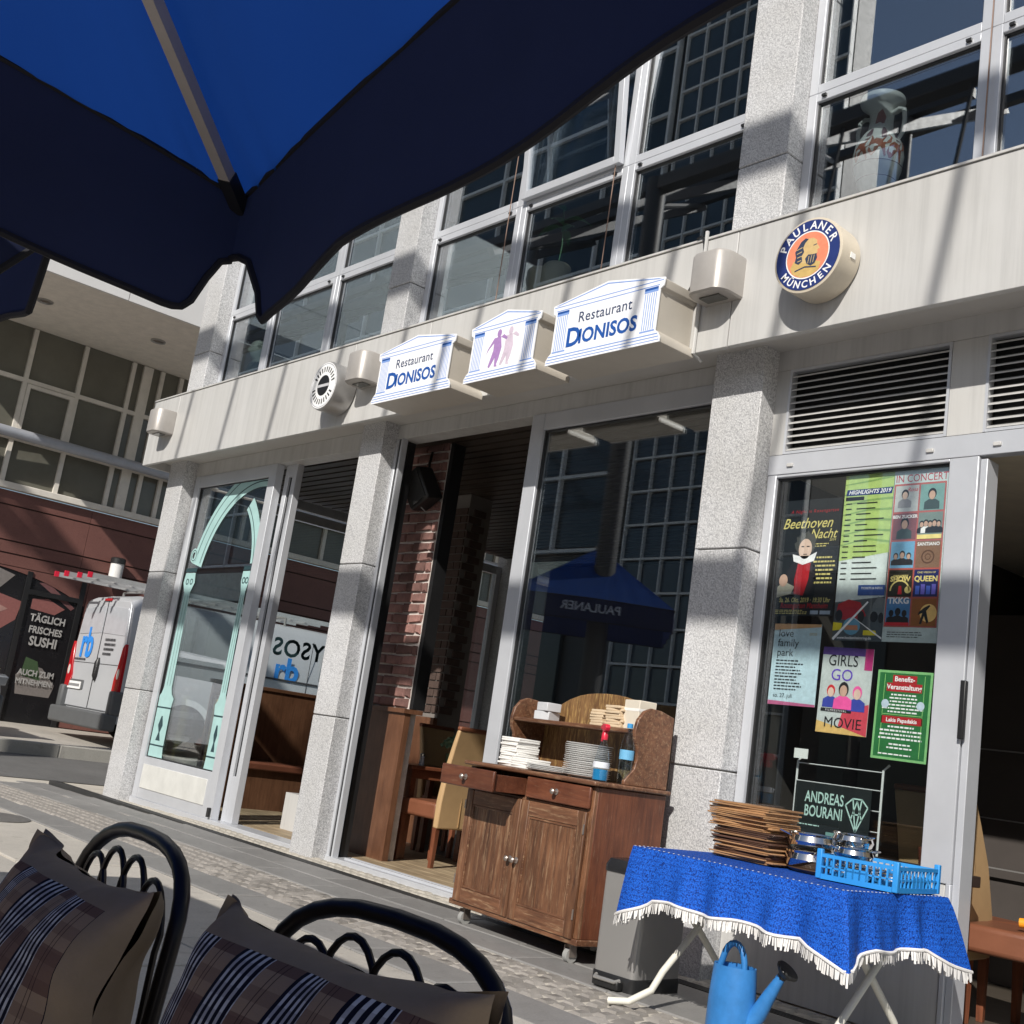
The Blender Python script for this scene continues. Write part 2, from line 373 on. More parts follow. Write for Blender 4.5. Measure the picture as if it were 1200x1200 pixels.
# frames ------------------------------------------------------------
def frame_rect(x0, x1, z0, z1, wl=.07, wr=.07, wt=.08, wb=.08, y0=YG, y1=YG+.08):
    m = MB().box(x0, x0+wl, y0, y1, z0, z1).box(x1-wr, x1, y0, y1, z0, z1)
    m.box(x0+wl, x1-wr, y0+.002, y1-.002, z1-wt, z1).box(x0+wl, x1-wr, y0+.002, y1-.002, z0, z0+wb); return m
def glazed(name, x0, x1, z0, z1, parent=B, glass=GLASS, **kw):
    fr = part(name, frame_rect(x0, x1, z0, z1, **kw), ALU, parent, bevel=0.004)
    wl, wr, wt, wb = kw.get('wl', .07), kw.get('wr', .07), kw.get('wt', .08), kw.get('wb', .08)
    y = kw.get('y0', YG)+.035
    a, b, c, d = x0+wl, x1-wr, z0+wb, z1-wt
    part('gasket', frame_rect(a, b, c, d, .012, .012, .012, .012, y-.012, y+.02), BLACK, fr)
    part('pane', MB().box(a+.004, b-.004, y, y+.012, c+.004, d-.004), glass, fr); return fr
# bay 1: closed leaf, overlapped open leaf
part('door_header', MB().box(-11.38, -8.10, YG+.01, YG+.17, 3.30, 3.45), FASC, bevel=.004)
dl = glazed('glass_door', -11.36, -9.68, 0.03, 3.30, wl=.11, wr=.13, wt=.12, wb=.40)
part('kick_panel', MB().box(-11.22, -9.86, YG-.006, YG+.004, 0.13, 0.36), M('kick_panel', (0.60, 0.60, 0.575), 0.5), dl, bevel=.004)
part('hinge', MB().cyl((-9.70, YG-.02, .05), (-9.70, YG-.02, .13), .018, 10), BLACK, dl)
glazed('glass_door', -9.66, -9.46, 0.03, 3.30, wl=.07, wr=.07, wt=.12, wb=.40, y0=YG+.09, y1=YG+.16)
part('threshold', MB().box(-11.38, -8.10, YG-.01, YG+.2, -0.03, 0.03), ALU, bevel=.004)
# bay 2
part('door_header', MB().box(-7.78, -4.38, YG+.01, YG+.17, 3.33, 3.45), FASC, bevel=.004)
jb = part('door_jamb', MB().box(-7.78, -7.745, YG, YG+.17, 0.02, 3.33), ALU, bevel=.004)
part('track', MB().box(-7.742, -7.712, YG+.01, YG+.06, 0.02, 3.33), BLACK, jb)
part('track', MB().box(-7.710, -7.688, YG+.0, YG+.05, 0.02, 3.33), ALU, jb)
part('track', MB().box(-7.742, -7.725, YG+.09, YG+.16, 0.02, 3.33), BLACK, jb)
glazed('glass_door', -6.12, -4.39, 0.03, 3.33, wl=.13, wr=.10, wt=.12, wb=.12, glass=GLASSM)
part('threshold', MB().box(-7.78, -4.38, YG-.01, YG+.2, -0.02, 0.03), ALU, bevel=.004)
part('floor_track', MB().box(-7.6, -6.15, YG+.05, YG+.07, .03, .045).box(-7.6, -6.15, YG+.11, YG+.13, .03, .045), ALU)
# bay 3: louvre above poster window, door beyond
def louvre(x0, x1, z0, z1):
    fr = part('louvre', frame_rect(x0, x1, z0, z1, .015, .015, .015, .015, YG-.004, YG+.05), ALU)
    part('backing', MB().box(x0+.015, x1-.015, YG+.06, YG+.07, z0, z1), BLACK, fr)
    n = 12; h = (z1-z0-.03)/n
    for i in range(n):
        z = z0+.015+i*h
        part('slat', MB().prism([(0, z+.004), (0, z+.012), (.05, z+h*.95), (.05, z+h*.95-.008)], x0+.016, x1-.016, Matrix(((0, 1, 0, 0), (1, 0, 0, YG+.002), (0, 0, 1, 0), (0, 0, 0, 1)))), FASC, fr)
louvre(-3.93, -2.95, 2.83, 3.33); louvre(-2.76, -1.1, 2.83, 3.33)
hd = part('louvre_surround', MB().box(-4.02, -0.70, YG, YG+.06, 3.332, 3.45).box(-4.02, -3.932, YG, YG+.06, 2.83, 3.33).box(-2.948, -2.762, YG, YG+.06, 2.83, 3.33), FASC)
part('transom', MB().box(-4.02, -0.70, YG-.001, YG+.06, 2.714, 2.828), ALU, bevel=.003)
for x in (-3.87, -3.03, -2.68): part('drain_cap', MB().box(x-.02, x+.02, YG-.012, YG+.002, 2.752, 2.772), FASC, bevel=.003)
glazed('poster_window', -4.018, -2.77, 0.70, 2.712, wl=.06, wr=.152, wt=.015, wb=.05)
part('base_panel', MB().box(-4.018, -2.80, YG+.01, YG+.06, 0.36, 0.697), FASC, bevel=.003)
part('base_panel', MB().box(-4.018, -2.80, YG+.01, YG+.06, 0.0, 0.352), FASC, bevel=.003)
dj = part('door_jamb', MB().box(-2.765, -2.73, YG+.01, YG+.12, 0.0, 2.698).box(-2.79, -2.766, YG-.006, YG+.06, 0, .7), ALU, bevel=.003)
part('handle', MB().box(-2.772, -2.745, YG-.03, YG-.002, 1.35, 1.62), BLACK, dj, bevel=.004)
part('threshold', MB().box(-2.77, -0.7, YG-.01, YG+.2, -0.02, 0.03), ALU)
# upper windows ------------------------------------------------------
def upper(xs, wid=.12):
    for (a, b) in zip(xs, xs[1:]):
        for (c, d) in ((4.09, 5.10), (5.10, 6.20), (6.20, 7.6)):
            fr = glazed('upper_window', a, b-.001, c, d-.001, wl=.06, wr=.06, wt=.055, wb=.06, y0=YG+.02, y1=YG+.1, glass=GLASSU)
            part('drain_cap', MB().box(a+.10, a+.13, YG+.005, YG+.022, d-.038, d-.022), BLACK, fr)
            part('drain_cap', MB().box(b-.14, b-.11, YG+.005, YG+.022, d-.038, d-.022), BLACK, fr)
upper([-11.38, -10.44, -9.26, -8.10]); upper([-7.78, -6.64, -5.51, -4.38]); upper([-4.02, -2.87, -1.8, -0.70]); upper([-0.34, 0.8, 2.0])
# tilted-open casement standing proud of one upper window
cs = MB(); Rt = Matrix.Translation((0, YG+.015, 5.12)) @ Matrix.Rotation(rad(5), 4, 'X')
a, b, h = -6.60, -5.56, 1.05
for q in ((a, a+.055, 0, h), (b-.055, b, 0, h)): cs.box(q[0], q[1], -.05, 0, q[2], q[3], Rt)
cs.box(a+.055, b-.055, -.048, -.002, 0, .06, Rt).box(a+.055, b-.055, -.048, -.002, h-.06, h, Rt)
cs = part('casement', cs, ALU, bevel=.003)
part('pane', MB().box(a+.055, b-.055, -.03, -.02, .06, h-.06, Rt), GLASSU, cs)
for x in (-6.75, -5.62, -2.86): 
    wi = part('cleaning_wire', MB().tube([(x, YG-.01, 4.10), (x+.01, YG-.005, 7.5)], .004, 5), M('rust_wire', (0.25, 0.16, 0.12), 0.7))
    part('ferrule', MB().cyl((x, YG-.01, 4.086), (x, YG-.01, 4.14), .014, 8), FASC, wi)
part('roof_parapet', MB().box(-11.9, 2.0, 4.9, 10.5, 7.62, 8.2), FASC)
# left flank (side street), glazed
for z0, z1 in ((0.03, 3.3), (4.1, 5.1), (5.1, 7.6)):
    for y0, y1 in ((5.40, 7.95), (7.97, 9.7)):
        m = MB(); x0, x1 = -11.72, -11.64
        m.box(x0, x1, y0, y0+.07, z0, z1).box(x0, x1, y1-.07, y1, z0, z1).box(x0+.002, x1-.002, y0+.07, y1-.07, z0, z0+.1).box(x0+.002, x1-.002, y0+.07, y1-.07, z1-.1, z1)
        fr = part('side_window', m, ALU); part('pane', MB().box(-11.69, -11.68, y0+.071, y1-.071, z0+.101, z1-.101), GLASS, fr)
cb = part('granite_column', MB().box(-11.75, -11.37, 9.72, 10.1, -.05, 7.6), GRAN)
# interior shell
WDK = wood('dark_ceiling_wood', (0.075, 0.055, 0.042), (0.03, 0.022, 0.017), 'X')
DECK = wood('deck_boards', (0.46, 0.36, 0.23), (0.25, 0.19, 0.12), 'X', 0.6, 1.0)
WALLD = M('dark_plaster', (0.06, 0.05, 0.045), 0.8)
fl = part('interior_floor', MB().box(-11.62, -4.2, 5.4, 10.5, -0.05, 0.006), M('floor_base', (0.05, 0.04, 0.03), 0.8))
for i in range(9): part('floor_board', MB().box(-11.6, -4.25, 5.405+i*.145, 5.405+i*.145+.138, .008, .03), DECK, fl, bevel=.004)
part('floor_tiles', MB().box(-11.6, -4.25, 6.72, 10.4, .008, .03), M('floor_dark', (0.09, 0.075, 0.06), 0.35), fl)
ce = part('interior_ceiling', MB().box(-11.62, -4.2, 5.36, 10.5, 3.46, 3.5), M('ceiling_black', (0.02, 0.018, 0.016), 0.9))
for i in range(38): part('ceiling_slat', MB().box(-11.6, -4.25, 5.4+i*.133, 5.4+i*.133+.10, 3.42, 3.455), WDK, ce)
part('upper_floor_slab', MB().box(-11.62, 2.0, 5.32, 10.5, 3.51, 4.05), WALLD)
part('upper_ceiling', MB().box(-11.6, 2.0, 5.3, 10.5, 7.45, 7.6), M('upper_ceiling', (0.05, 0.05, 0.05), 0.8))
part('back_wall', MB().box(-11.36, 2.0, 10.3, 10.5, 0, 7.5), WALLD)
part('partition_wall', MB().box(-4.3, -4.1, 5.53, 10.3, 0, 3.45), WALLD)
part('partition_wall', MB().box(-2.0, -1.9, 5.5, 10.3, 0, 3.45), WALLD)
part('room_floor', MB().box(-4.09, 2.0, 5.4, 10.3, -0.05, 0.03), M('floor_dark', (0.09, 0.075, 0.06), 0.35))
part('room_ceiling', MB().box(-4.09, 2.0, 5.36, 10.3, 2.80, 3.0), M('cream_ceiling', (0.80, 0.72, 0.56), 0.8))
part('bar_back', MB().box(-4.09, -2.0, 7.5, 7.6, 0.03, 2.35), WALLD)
for z in (1.02, 1.45, .72): part('shelf_rail', MB().box(-4.05, -2.02, 7.40, 7.42, z, z+.008), STEEL)
# brick piers: every brick its own piece on the nearer one
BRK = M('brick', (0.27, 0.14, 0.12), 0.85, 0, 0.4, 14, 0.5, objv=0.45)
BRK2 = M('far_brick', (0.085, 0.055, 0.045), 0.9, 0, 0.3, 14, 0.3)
MORT = M('brick_mortar', (0.60, 0.54, 0.50), 0.9, 0, 0.2, 20, 0.3)
bp = part('brick_pier', MB().box(-8.30, -7.68, 5.66, 5.74, 0.03, 3.42), MORT)
def brick_mesh(l):
    m = MB(); j = lambda: random.uniform(-.008, .008)
    q = lambda y, e: [(e+j(), y, e+j()), (l-e+j(), y, e+j()), (l-e+j(), y, .068-e+j()), (e+j(), y, .068-e+j())]
    return m.loft([q(.03, 0), q(-.006, 0), q(-.016, .008)]).mesh('brick', BRK, True)
bf = [brick_mesh(.205) for _ in range(5)]; bh = [brick_mesh(.095) for _ in range(3)]
bs = [brick_mesh(.055) for _ in range(3)]; bt = [brick_mesh(.165) for _ in range(4)]
inv = WORLD[B].inverted()
for r in range(26):
    z = 1.215+r*.086; x = -8.30; k = 0
    row = ['h', 'f', 'f', 's'] if r % 2 else ['f', 'f', 't']
    for t in row:
        ln = {'f': .205, 'h': .095, 's': .055, 't': .165}[t]
        o = link('brick', random.choice({'f': bf, 'h': bh, 's': bs, 't': bt}[t]), bp); o.location = inv @ Vector((x, 5.655, z)); x += ln+.017
wc = part('wainscot', MB().box(-8.34, -7.635, 5.60, 5.655, 0.03, 1.17).box(-8.36, -7.62, 5.575, 5.76, 1.17, 1.205), wood('wainscot_wood', (0.19, 0.09, 0.05), (0.10, 0.045, 0.025), 'Z', 0.35))
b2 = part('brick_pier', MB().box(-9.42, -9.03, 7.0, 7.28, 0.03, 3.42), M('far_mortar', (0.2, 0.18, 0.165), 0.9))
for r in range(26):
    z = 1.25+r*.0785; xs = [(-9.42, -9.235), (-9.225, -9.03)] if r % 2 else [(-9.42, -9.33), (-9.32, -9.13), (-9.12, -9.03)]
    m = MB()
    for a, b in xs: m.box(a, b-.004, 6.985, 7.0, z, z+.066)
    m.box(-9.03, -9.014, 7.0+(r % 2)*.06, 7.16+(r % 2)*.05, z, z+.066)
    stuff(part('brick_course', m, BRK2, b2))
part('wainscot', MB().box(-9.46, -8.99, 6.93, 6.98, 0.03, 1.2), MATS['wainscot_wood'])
WW = MATS['wainscot_wood']
bn = thing('wall_bench', 'brown wooden bench with yellow end panel along the side window', 'bench', (-11.3, 7.2, .031))
MB().box(-.24, -.17, -1.3, 1.6, 0, 1.22).build('back_panel', WW, bn, bevel=.008); MB().box(-.26, -.15, -1.32, 1.62, 1.22, 1.26).build('cap_rail', WW, bn, bevel=.006)
MB().box(-.169, .30, -1.22, 1.6, .40, .48).build('seat', M('bench_leather', (0.17, 0.06, 0.035), 0.4), bn, bevel=.02); MB().box(-.169, .24, -1.2, 1.6, 0, .399).build('plinth', WW, bn)
MB().box(-.168, .34, -1.29, -1.23, 0, 1.10).build('end_frame', WW, bn, bevel=.006); MB().box(-.12, .08, -1.30, -1.2905, .22, 1.05).build('end_panel', M('yellow_panel', (0.50, 0.42, 0.16), 0.6), bn)
part('radiator_cover', MB().box(-9.44, -9.02, 5.75, 6.0, .03, .35), FASC)
part('glazing_post', MB().box(-7.675, -7.63, 5.66, 5.78, 1.21, 3.42), BLACK)

# ================================================================== SIGNS AND LAMPS ON THE FASCIA
NAVY, SBLUE = paint('navy', (0.012, 0.03, 0.16)), paint('sign_blue', (0.01, 0.085, 0.36))
PBLUE, PWHITE, PBLACK = paint('pale_blue', (0.22, 0.35, 0.70)), paint('white', (0.85, 0.85, 0.85)), paint('black', (0.01, 0.01, 0.012))
PRED, PYEL, PGOLD = paint('red', (0.55, 0.02, 0.03)), paint('yellow', (0.85, 0.70, 0.25)), paint('gold', (0.58, 0.40, 0.14))
def temple(w, h):
    a = w/2; e = .04
    return [(-a, 0), (a, 0), (a, .03), (a-e*.5, .06), (a-e, .075), (a-e, h-.14), (a-e*.4, h-.125), (a-.01, h-.09), (a-.01, h-.075), (0, h), (-a+.01, h-.075), (-a+.01, h-.09), (-a+e*.4, h-.125), (-a+e, h-.14), (-a+e, .075), (-a+e*.5, .06), (-a, .03)]
SBOX = M('sign_box', (0.50, 0.46, 0.40), 0.45, 0, 0.1, 3)
def dionisos(xc, w, z0, h, words, label, cat='sign'):
    t = thing('light_box_sign', label, cat, (xc, 4.8, z0), 0, 'temple shaped light box signs on the fascia')
    p = temple(w, h); q = [(x*.985, .003+z*.985) for x, z in p]
    MB().prism(q, -.298, 0).build('casing', SBOX, t, bevel=.004)
    MB().prism(p, -.306, -.299).build('face', M('sign_white', (0.86, 0.87, 0.90), 0.3, 0, 0.03), t)
    y = -.3066; a = w/2; m = MB()
    for s in (-1, 1):                                # fluted columns
        x0 = s*(a-.105)-.045
        for k in range(6): m.rect(x0+k*.0165, x0+k*.0165+.006, .085, h-.155, y)
        m.rect(x0-.012, x0+.102, .072, .082, y).rect(x0-.008, x0+.098, h-.152, h-.136, y)
    m.rect(-a+.02, a-.02, .048, .055, y).rect(-a+.01, a-.01, .03, .036, y).rect(-a+.005, a-.005, .012, .017, y)
    m.rect(-a+.045, a-.045, h-.118, h-.112, y).rect(-a+.02, a-.02, h-.092, h-.086, y)
    for s in (-1, 1): m.flat([(s*(a-.03), h-.078), (0, h-.012), (0, h-.02), (s*(a-.06), h-.080)], y)
    m.build('printed_columns', PBLUE, t)
    pn = MB()
    for s in (-1, 1): pn.rect(s*(a-.105)-.052, s*(a-.105)+.052, h-.137, h-.122, y-.0004)
    pn.build('printed_capitals', SBLUE, t)
    if words:
        text('Restaurant', paint('slate', (0.03, 0.05, 0.12)), t, 0, h*.52, y-.0005, .095*w/.92, bold=.006, spacing=1.05)
        text('D', SBLUE, t, -w*.262, h*.21, y-.0005, .165*w/.92, bold=.028)
        text('IONISOS', SBLUE, t, w*.042, h*.225, y-.0005, .125*w/.92, bold=.03, sx=.98)
    else:
        LIL, LI2 = paint('lilac', (0.38, 0.22, 0.48)), paint('faded_lilac', (0.62, 0.52, 0.62))
        def fig(dx, mat, lean, name):
            f = MB().disc(dx+.01, h*.66, .022, y-.0004, 16, .028)
            f.flat([(dx-.035, h*.60), (dx+.03, h*.61), (dx+.05, h*.44), (dx+.035, h*.28), (dx+.02, h*.20), (dx+.03, h*.16), (dx, h*.165), (dx-.005, h*.3), (dx-.035, h*.20), (dx-.05, h*.16), (dx-.065, h*.18), (dx-.03, h*.42)], y-.0004)
            f.flat([(dx-.035, h*.60), (dx-.03, h*.53), (dx-.075*lean, h*.45), (dx-.10*lean, h*.37), (dx-.088*lean, h*.45)], y-.0005)
            f.flat([(dx+.03, h*.60), (dx+.09, h*.54), (dx+.10, h*.57), (dx+.06, h*.63)], y-.0005)
            f.build(name, mat, t)
        fig(-.055, LIL, 1, 'printed_figure'); fig(.06, LI2, .4, 'printed_figure')
    return t
dionisos(-4.80, .94, 3.335, .465, True, 'temple shaped sign reading Restaurant Dionisos, beside the wall lamp over the granite column')
dionisos(-5.72, .72, 3.335, .465, False, 'small temple shaped sign with two lilac figures between the two lettered signs')
dionisos(-6.70, .94, 3.335, .465, True, 'temple shaped sign reading Restaurant Dionisos, over the open doorway')

def arc_text(s, mat, parent, cx, cz, r, mid, step, size, y, bottom=False, **kw):
    n = len(s)
    for i, ch in enumerate(s):
        a = mid+(step*(i-(n-1)/2) if bottom else -step*(i-(n-1)/2))
        x, z = cx+r*cos(a), cz+r*sin(a)
        text(ch, mat, parent, x, z, y, size, rot=(a+pi/2 if bottom else a-pi/2), **kw)
t = thing('round_light_sign', 'round blue and orange PAULANER MÜNCHEN beer sign with bearded monk', 'sign', (-3.48, 4.8, 3.705))
RX = Matrix.Rotation(pi/2, 4, 'X')
MB().lathe([(.17, 0), (.205, .012), (.208, .15), (.206, .172), (.19, .176), (0, .176)], (0, 0, 0), 56, RX, cap=False).build('drum', M('drum_beige', (0.60, 0.53, 0.42), 0.35), t, smooth=True)
y = -.1775
MB().ring(0, 0, .132, .193, y).build('printed_ring', NAVY, t)
MB().ring(0, 0, .126, .1325, y-.0004).build('printed_ring', PWHITE, t)
MB().disc(0, 0, .1265, y).build('printed_disc', paint('coral', (0.80, 0.25, 0.14)), t)
arc_text('PAULANER', PWHITE, t, 0, 0, .142, pi/2+.02, .335, .062, y-.0008, bold=.02)
arc_text('MÜNCHEN', PWHITE, t, 0, 0, .181, -pi/2, .30, .055, y-.0008, bottom=True, bold=.02)
MB().flat([(-.085, -.09), (-.03, -.122), (.03, -.122), (.075, -.098), (.085, -.055), (.03, -.035), (-.03, -.03), (-.08, -.02), (-.10, -.055)], y-.0006).build('printed_robe', PGOLD, t)
MB().flat([(-.055, -.03), (-.062, .03), (-.045, .075), (-.01, .092), (.03, .088), (.052, .07), (.055, .05), (.072, .022), (.058, .016), (.062, .002), (.055, -.012), (.05, -.035), (.02, -.052), (-.02, -.045)], y-.0010).build('printed_head', paint('tan', (0.62, 0.44, 0.20)), t)
DSL = paint('dark_slate', (0.03, 0.045, 0.09))
MB().flat([(-.062, .055), (-.045, .082), (-.02, .096), (.0, .088), (-.02, .07), (-.03, .045), (-.022, .02), (-.035, .0), (-.028, -.03), (-.05, -.045), (-.075, -.03), (-.07, .0), (-.078, .03)], y-.0014).build('printed_hair', DSL, t)
MB().flat([(.005, .0), (.03, -.005), (.056, -.004), (.062, -.03), (.048, -.058), (.025, -.066), (.0, -.05), (-.012, -.02)], y-.0014).build('printed_beard', DSL, t)
MB().flat([(.034, .042), (.054, .046), (.054, .051), (.032, .047)], y-.0014).build('printed_brow', DSL, t)
m = MB()
for k in range(4): m.flat([(-.07+.004*k, .04-.022*k), (-.035, .05-.024*k), (-.034, .046-.024*k), (-.07+.004*k, .036-.022*k)], y-.0018)
for k in range(3): m.flat([(.01+.016*k, -.01), (.006+.015*k, -.05), (.009+.015*k, -.051), (.0135+.016*k, -.01)], y-.0018)
stuff(m.build('printed_strands', paint('tan', (0.62, 0.44, 0.20)), t))
MB().flat([(-.07, -.075), (-.01, -.062), (.06, -.075), (.06, -.082), (-.01, -.07), (-.07, -.083)], y-.0014).build('printed_fold', DSL, t)
MB().box(.196, .2095, -.10, -.06, -.03, .0).build('maker_label', PAPER, t)

t = thing('round_light_sign', 'round white sign with black hub on a steel drum above the glass doors', 'sign', (-8.10, 4.8, 3.655))
MB().lathe([(.17, 0), (.205, .012), (.208, .17), (.20, .195), (0, .195)], (0, 0, 0), 56, RX, cap=False).build('drum', M('drum_steel', (0.42, 0.41, 0.40), 0.35, 0.6), t, smooth=True)
y = -.1965
MB().disc(0, 0, .196, y, 48).build('face', PWHITE, t)
MB().ring(0, 0, .182, .188, y-.0005).build('printed_ring', paint('grey_ring', (0.35, 0.36, 0.4)), t)
MB().disc(0, 0, .088, y-.0005, 40).build('hub', PBLACK, t)
MB().rect(-.085, .085, -.012, .012, y-.0009).build('hub_band', paint('grey', (0.5, 0.5, 0.52)), t)
m = MB()
for k in range(26):
    if k % 13 in (0, 12): continue
    a = 2*pi*k/26; m.flat([(r*cos(a+d), r*sin(a+d)) for r, d in ((.115, -.05), (.16, -.04), (.16, .06), (.115, .055))], y-.0006)
stuff(m.build('printed_marks', PBLACK, t))

def wall_lamp(x, label):
    t = thing('wall_lamp', label, 'lamp', (x, 4.8, 3.76), 0, 'grey capsule wall lamps along the fascia')
    def ring(z, sc):
        return [(px*sc, py*sc, z) for px, py in [(-.135, 0), (-.135, -.10)]+[(-.055-.08*cos(a), -.10-.10*sin(a)) for a in [pi*k/16 for k in range(1, 8)]]+[(.055+.08*sin(a), -.10-.10*cos(a)) for a in [pi*k/16 for k in range(1, 8)]]+[(.135, -.10), (.135, 0)]]
    MB().loft([ring(-.12, .94), ring(-.11, 1), ring(.11, 1), ring(.125, .96)]).build('housing', M('lamp_grey', (0.40, 0.375, 0.35), 0.4, 0.2), t, smooth=True)
    MB().box(-.07, .07, -.13, -.05, -.128, -.1215).build('lens', M('lamp_lens', (0.12, 0.12, 0.11), 0.15), t)
    return t
wall_lamp(-4.16, 'grey capsule wall lamp between the beer sign and a Dionisos sign')
wall_lamp(-7.70, 'grey capsule wall lamp beside the round steel drum sign')
wall_lamp(-11.42, 'grey capsule wall lamp at the corner end of the fascia')
tag(MB().tube([(-4.33, 4.785, 4.12), (-4.33, 4.785, 3.36), (-4.33, 4.86, 3.34)], .012, 8).build('conduit', FASC, None, smooth=True), 'thin white conduit running down the fascia behind a wall lamp', 'pipe')
tag(MB().tube([(-4.40+.10*sin(k*.5)-.012*k, 4.782-.004*(k % 3), 4.09-.05*k+.08*math.sin(k*.8)) for k in range(9)], .006, 6).build('cable', BLACK, None, smooth=True), 'loose black cable looping above the fascia sign', 'cable')

# ================================================================== POSTERS (flat print inside the poster window)
YP = 5.2285
def poster(name, label, x, z, w, h, bg, cat='poster', tilt=0.0):
    o = thing(name, label, cat, (x, YP, z)); o.rotation_euler = (0, tilt, 0)
    MB().box(0, w, 0, .0012, 0, h).build('sheet', paint(*bg), o); return o
def body_fig(t, x, z, s, skin, hair, coat, y, name='printed_figure'):
    MB().flat([(x-.5*s, z), (x+.5*s, z), (x+.48*s, z+.45*s), (x+.2*s, z+.62*s), (x-.2*s, z+.62*s), (x-.48*s, z+.45*s)], y).build(name, coat, t)
    MB().disc(x, z+.95*s, .27*s, y-.0003, 20, .34*s).build('printed_hair', hair, t)
    MB().disc(x, z+.86*s, .2*s, y-.0006, 20, .27*s).build('printed_face', skin, t)
def lines(t, mat, x0, x1, z0, z1, n, y, th=None, seed=1, align='L', name='small_print'):
    rnd = random.Random(seed); m = MB(); th = th or (z1-z0)/n*.42
    for i in range(n):
        z = z1-(i+.5)*(z1-z0)/n; wdt = (x1-x0)*rnd.uniform(.55, 1); a = x0 if align == 'L' else (x0+x1-wdt)/2; x = a
        while x < a+wdt:
            l = rnd.uniform(.008, .028); m.rect(x, min(x+l, a+wdt), z-th/2, z+th/2, y); x += l+.005
    m.build(name, mat, t)
SKIN = paint('skin', (0.55, 0.36, 0.27)); SKIN2 = paint('pale_skin', (0.68, 0.50, 0.40))
Y1, Y2, Y3, Y4 = -.0006, -.0012, -.0018, -.0024
# 1 Beethoven night
t = poster('poster', 'dark concert poster with Beethoven Nacht in yellow script and a portrait', -3.92, 1.925, .375, .645, ('ink', (0.016, 0.018, 0.022)))
text('Beethoven', PYEL, t, .165, .485, Y1, .082, shear=.35, bold=.006, sx=.9)
text('Nacht', PYEL, t, .27, .425, Y1, .075, shear=.35, bold=.006, sx=.9); text('2019', PYEL, t, .335, .408, Y1, .02)
text('A Night in Rosengarten', PRED, t, .205, .57, Y1, .026, shear=.2, spacing=1.2)
MB().flat([(.06, .12), (.21, .11), (.25, .20), (.24, .28), (.16, .31), (.09, .29), (.05, .22)], Y1).build('printed_coat', paint('dark_coat', (0.03, 0.025, 0.03)), t)
MB().flat([(.12, .12), (.18, .11), (.205, .20), (.21, .29), (.13, .29), (.115, .2)], Y2).build('printed_scarf', PRED, t)
MB().flat([(.10, .30), (.16, .28), (.23, .30), (.245, .35), (.20, .33), (.13, .33), (.09, .34)], Y3).build('printed_collar', PWHITE, t)
MB().flat([(.105, .37), (.095, .40), (.112, .41), (.105, .435), (.128, .44), (.135, .462), (.158, .455), (.178, .468), (.195, .45), (.218, .452), (.22, .43), (.236, .42), (.226, .40), (.232, .375), (.215, .35), (.12, .35)], Y2).build('printed_hair', paint('grey_hair', (0.10, 0.095, 0.088)), t)
MB().disc(.168, .368, .042, Y3, 24, .056).build('printed_face', SKIN2, t)
MB().rect(.142, .160, .378, .384, Y4).rect(.176, .194, .378, .384, Y4).rect(.157, .182, .336, .340, Y4).build('printed_features', PBLACK, t)
MB().flat([(.01, .10), (.10, .12), (.12, .16), (.05, .19), (.01, .16)], Y2).build('printed_paper', paint('sheet_music', (0.55, 0.50, 0.40)), t)
MB().disc(.045, .195, .028, Y3, 14, .035).build('printed_hand', SKIN, t)
lines(t, PYEL, .21, .365, .375, .40, 2, Y1, seed=3); lines(t, PYEL, .22, .365, .17, .33, 7, Y1, seed=4, align='C')
text('Sa. 26. Okt. 2019 · 19:30 Uhr', PYEL, t, .19, .075, Y1, .036, shear=.15, sx=.75, bold=.012)
text('Rosengarten Mannheim', PRED, t, .19, .043, Y1, .042, shear=.2, sx=.75, bold=.01)
lines(t, PYEL, .01, .22, .008, .035, 3, Y1, seed=5)
MB().rect(.235, .285, .01, .03, Y1).rect(.295, .36, .01, .03, Y1).build('printed_badge', paint('badge', (0.45, 0.5, 0.6)), t)
# 2 race track highlights
t = poster('poster', 'tall green and white poster headed HIGHLIGHTS 2019 with race cars at its foot', -3.535, 1.80, .29, .885, ('poster_white', (0.80, 0.83, 0.80)))
MB().flat([(0, .42), (.288, .46), (.288, .885), (0, .885)], Y1).build('printed_field', paint('lime', (0.55, 0.68, 0.22)), t)
m = MB()
for k in range(7): m.flat([(0, .50+k*.055), (.15, .53+k*.052), (.288, .51+k*.058), (.288, .522+k*.058), (.15, .540+k*.052), (0, .505+k*.055)], Y2)
m.build('printed_waves', paint('olive', (0.32, 0.46, 0.14)), t)
MB().flat([(.01, .772), (.28, .772), (.285, .805), (.015, .805)], Y3).build('printed_banner', NAVY, t)
text('HIGHLIGHTS 2019', PWHITE, t, .148, .779, Y4, .031, shear=.3, bold=.02); MB().rect(.01, .12, .745, .765, Y3).build('printed_banner', PBLACK, t)
m = MB(); rnd = random.Random(9)
for k in range(15):
    z = .725-k*.029
    for a, b in ((.015, .05), (.08, .08+rnd.uniform(.07, .18))): m.rect(a, b, z, z+.006, Y4)
m.build('small_print', PBLACK, t)
MB().rect(.13, .285, .235, .29, Y3).build('printed_banner', paint('ticket_blue', (0.03, 0.08, 0.28)), t); text('TICKETS & INFOS', PWHITE, t, .21, .268, Y4, .016, bold=.01)
MB().flat([(0, 0), (.289, 0), (.289, .23), (0, .20)], Y1).build('printed_photo', paint('asphalt_photo', (0.10, 0.11, 0.12)), t)
MB().flat([(.01, .115), (.13, .10), (.19, .13), (.15, .20), (.08, .215), (.02, .19)], Y2).build('printed_race_car', PRED, t)
MB().disc(.03, .13, .022, Y3, 14, .03).disc(.16, .125, .02, Y3, 14, .03).disc(.235, .125, .022, Y3, 14, .028).disc(.275, .12, .015, Y3, 12, .028).build('printed_tyres', PBLACK, t)
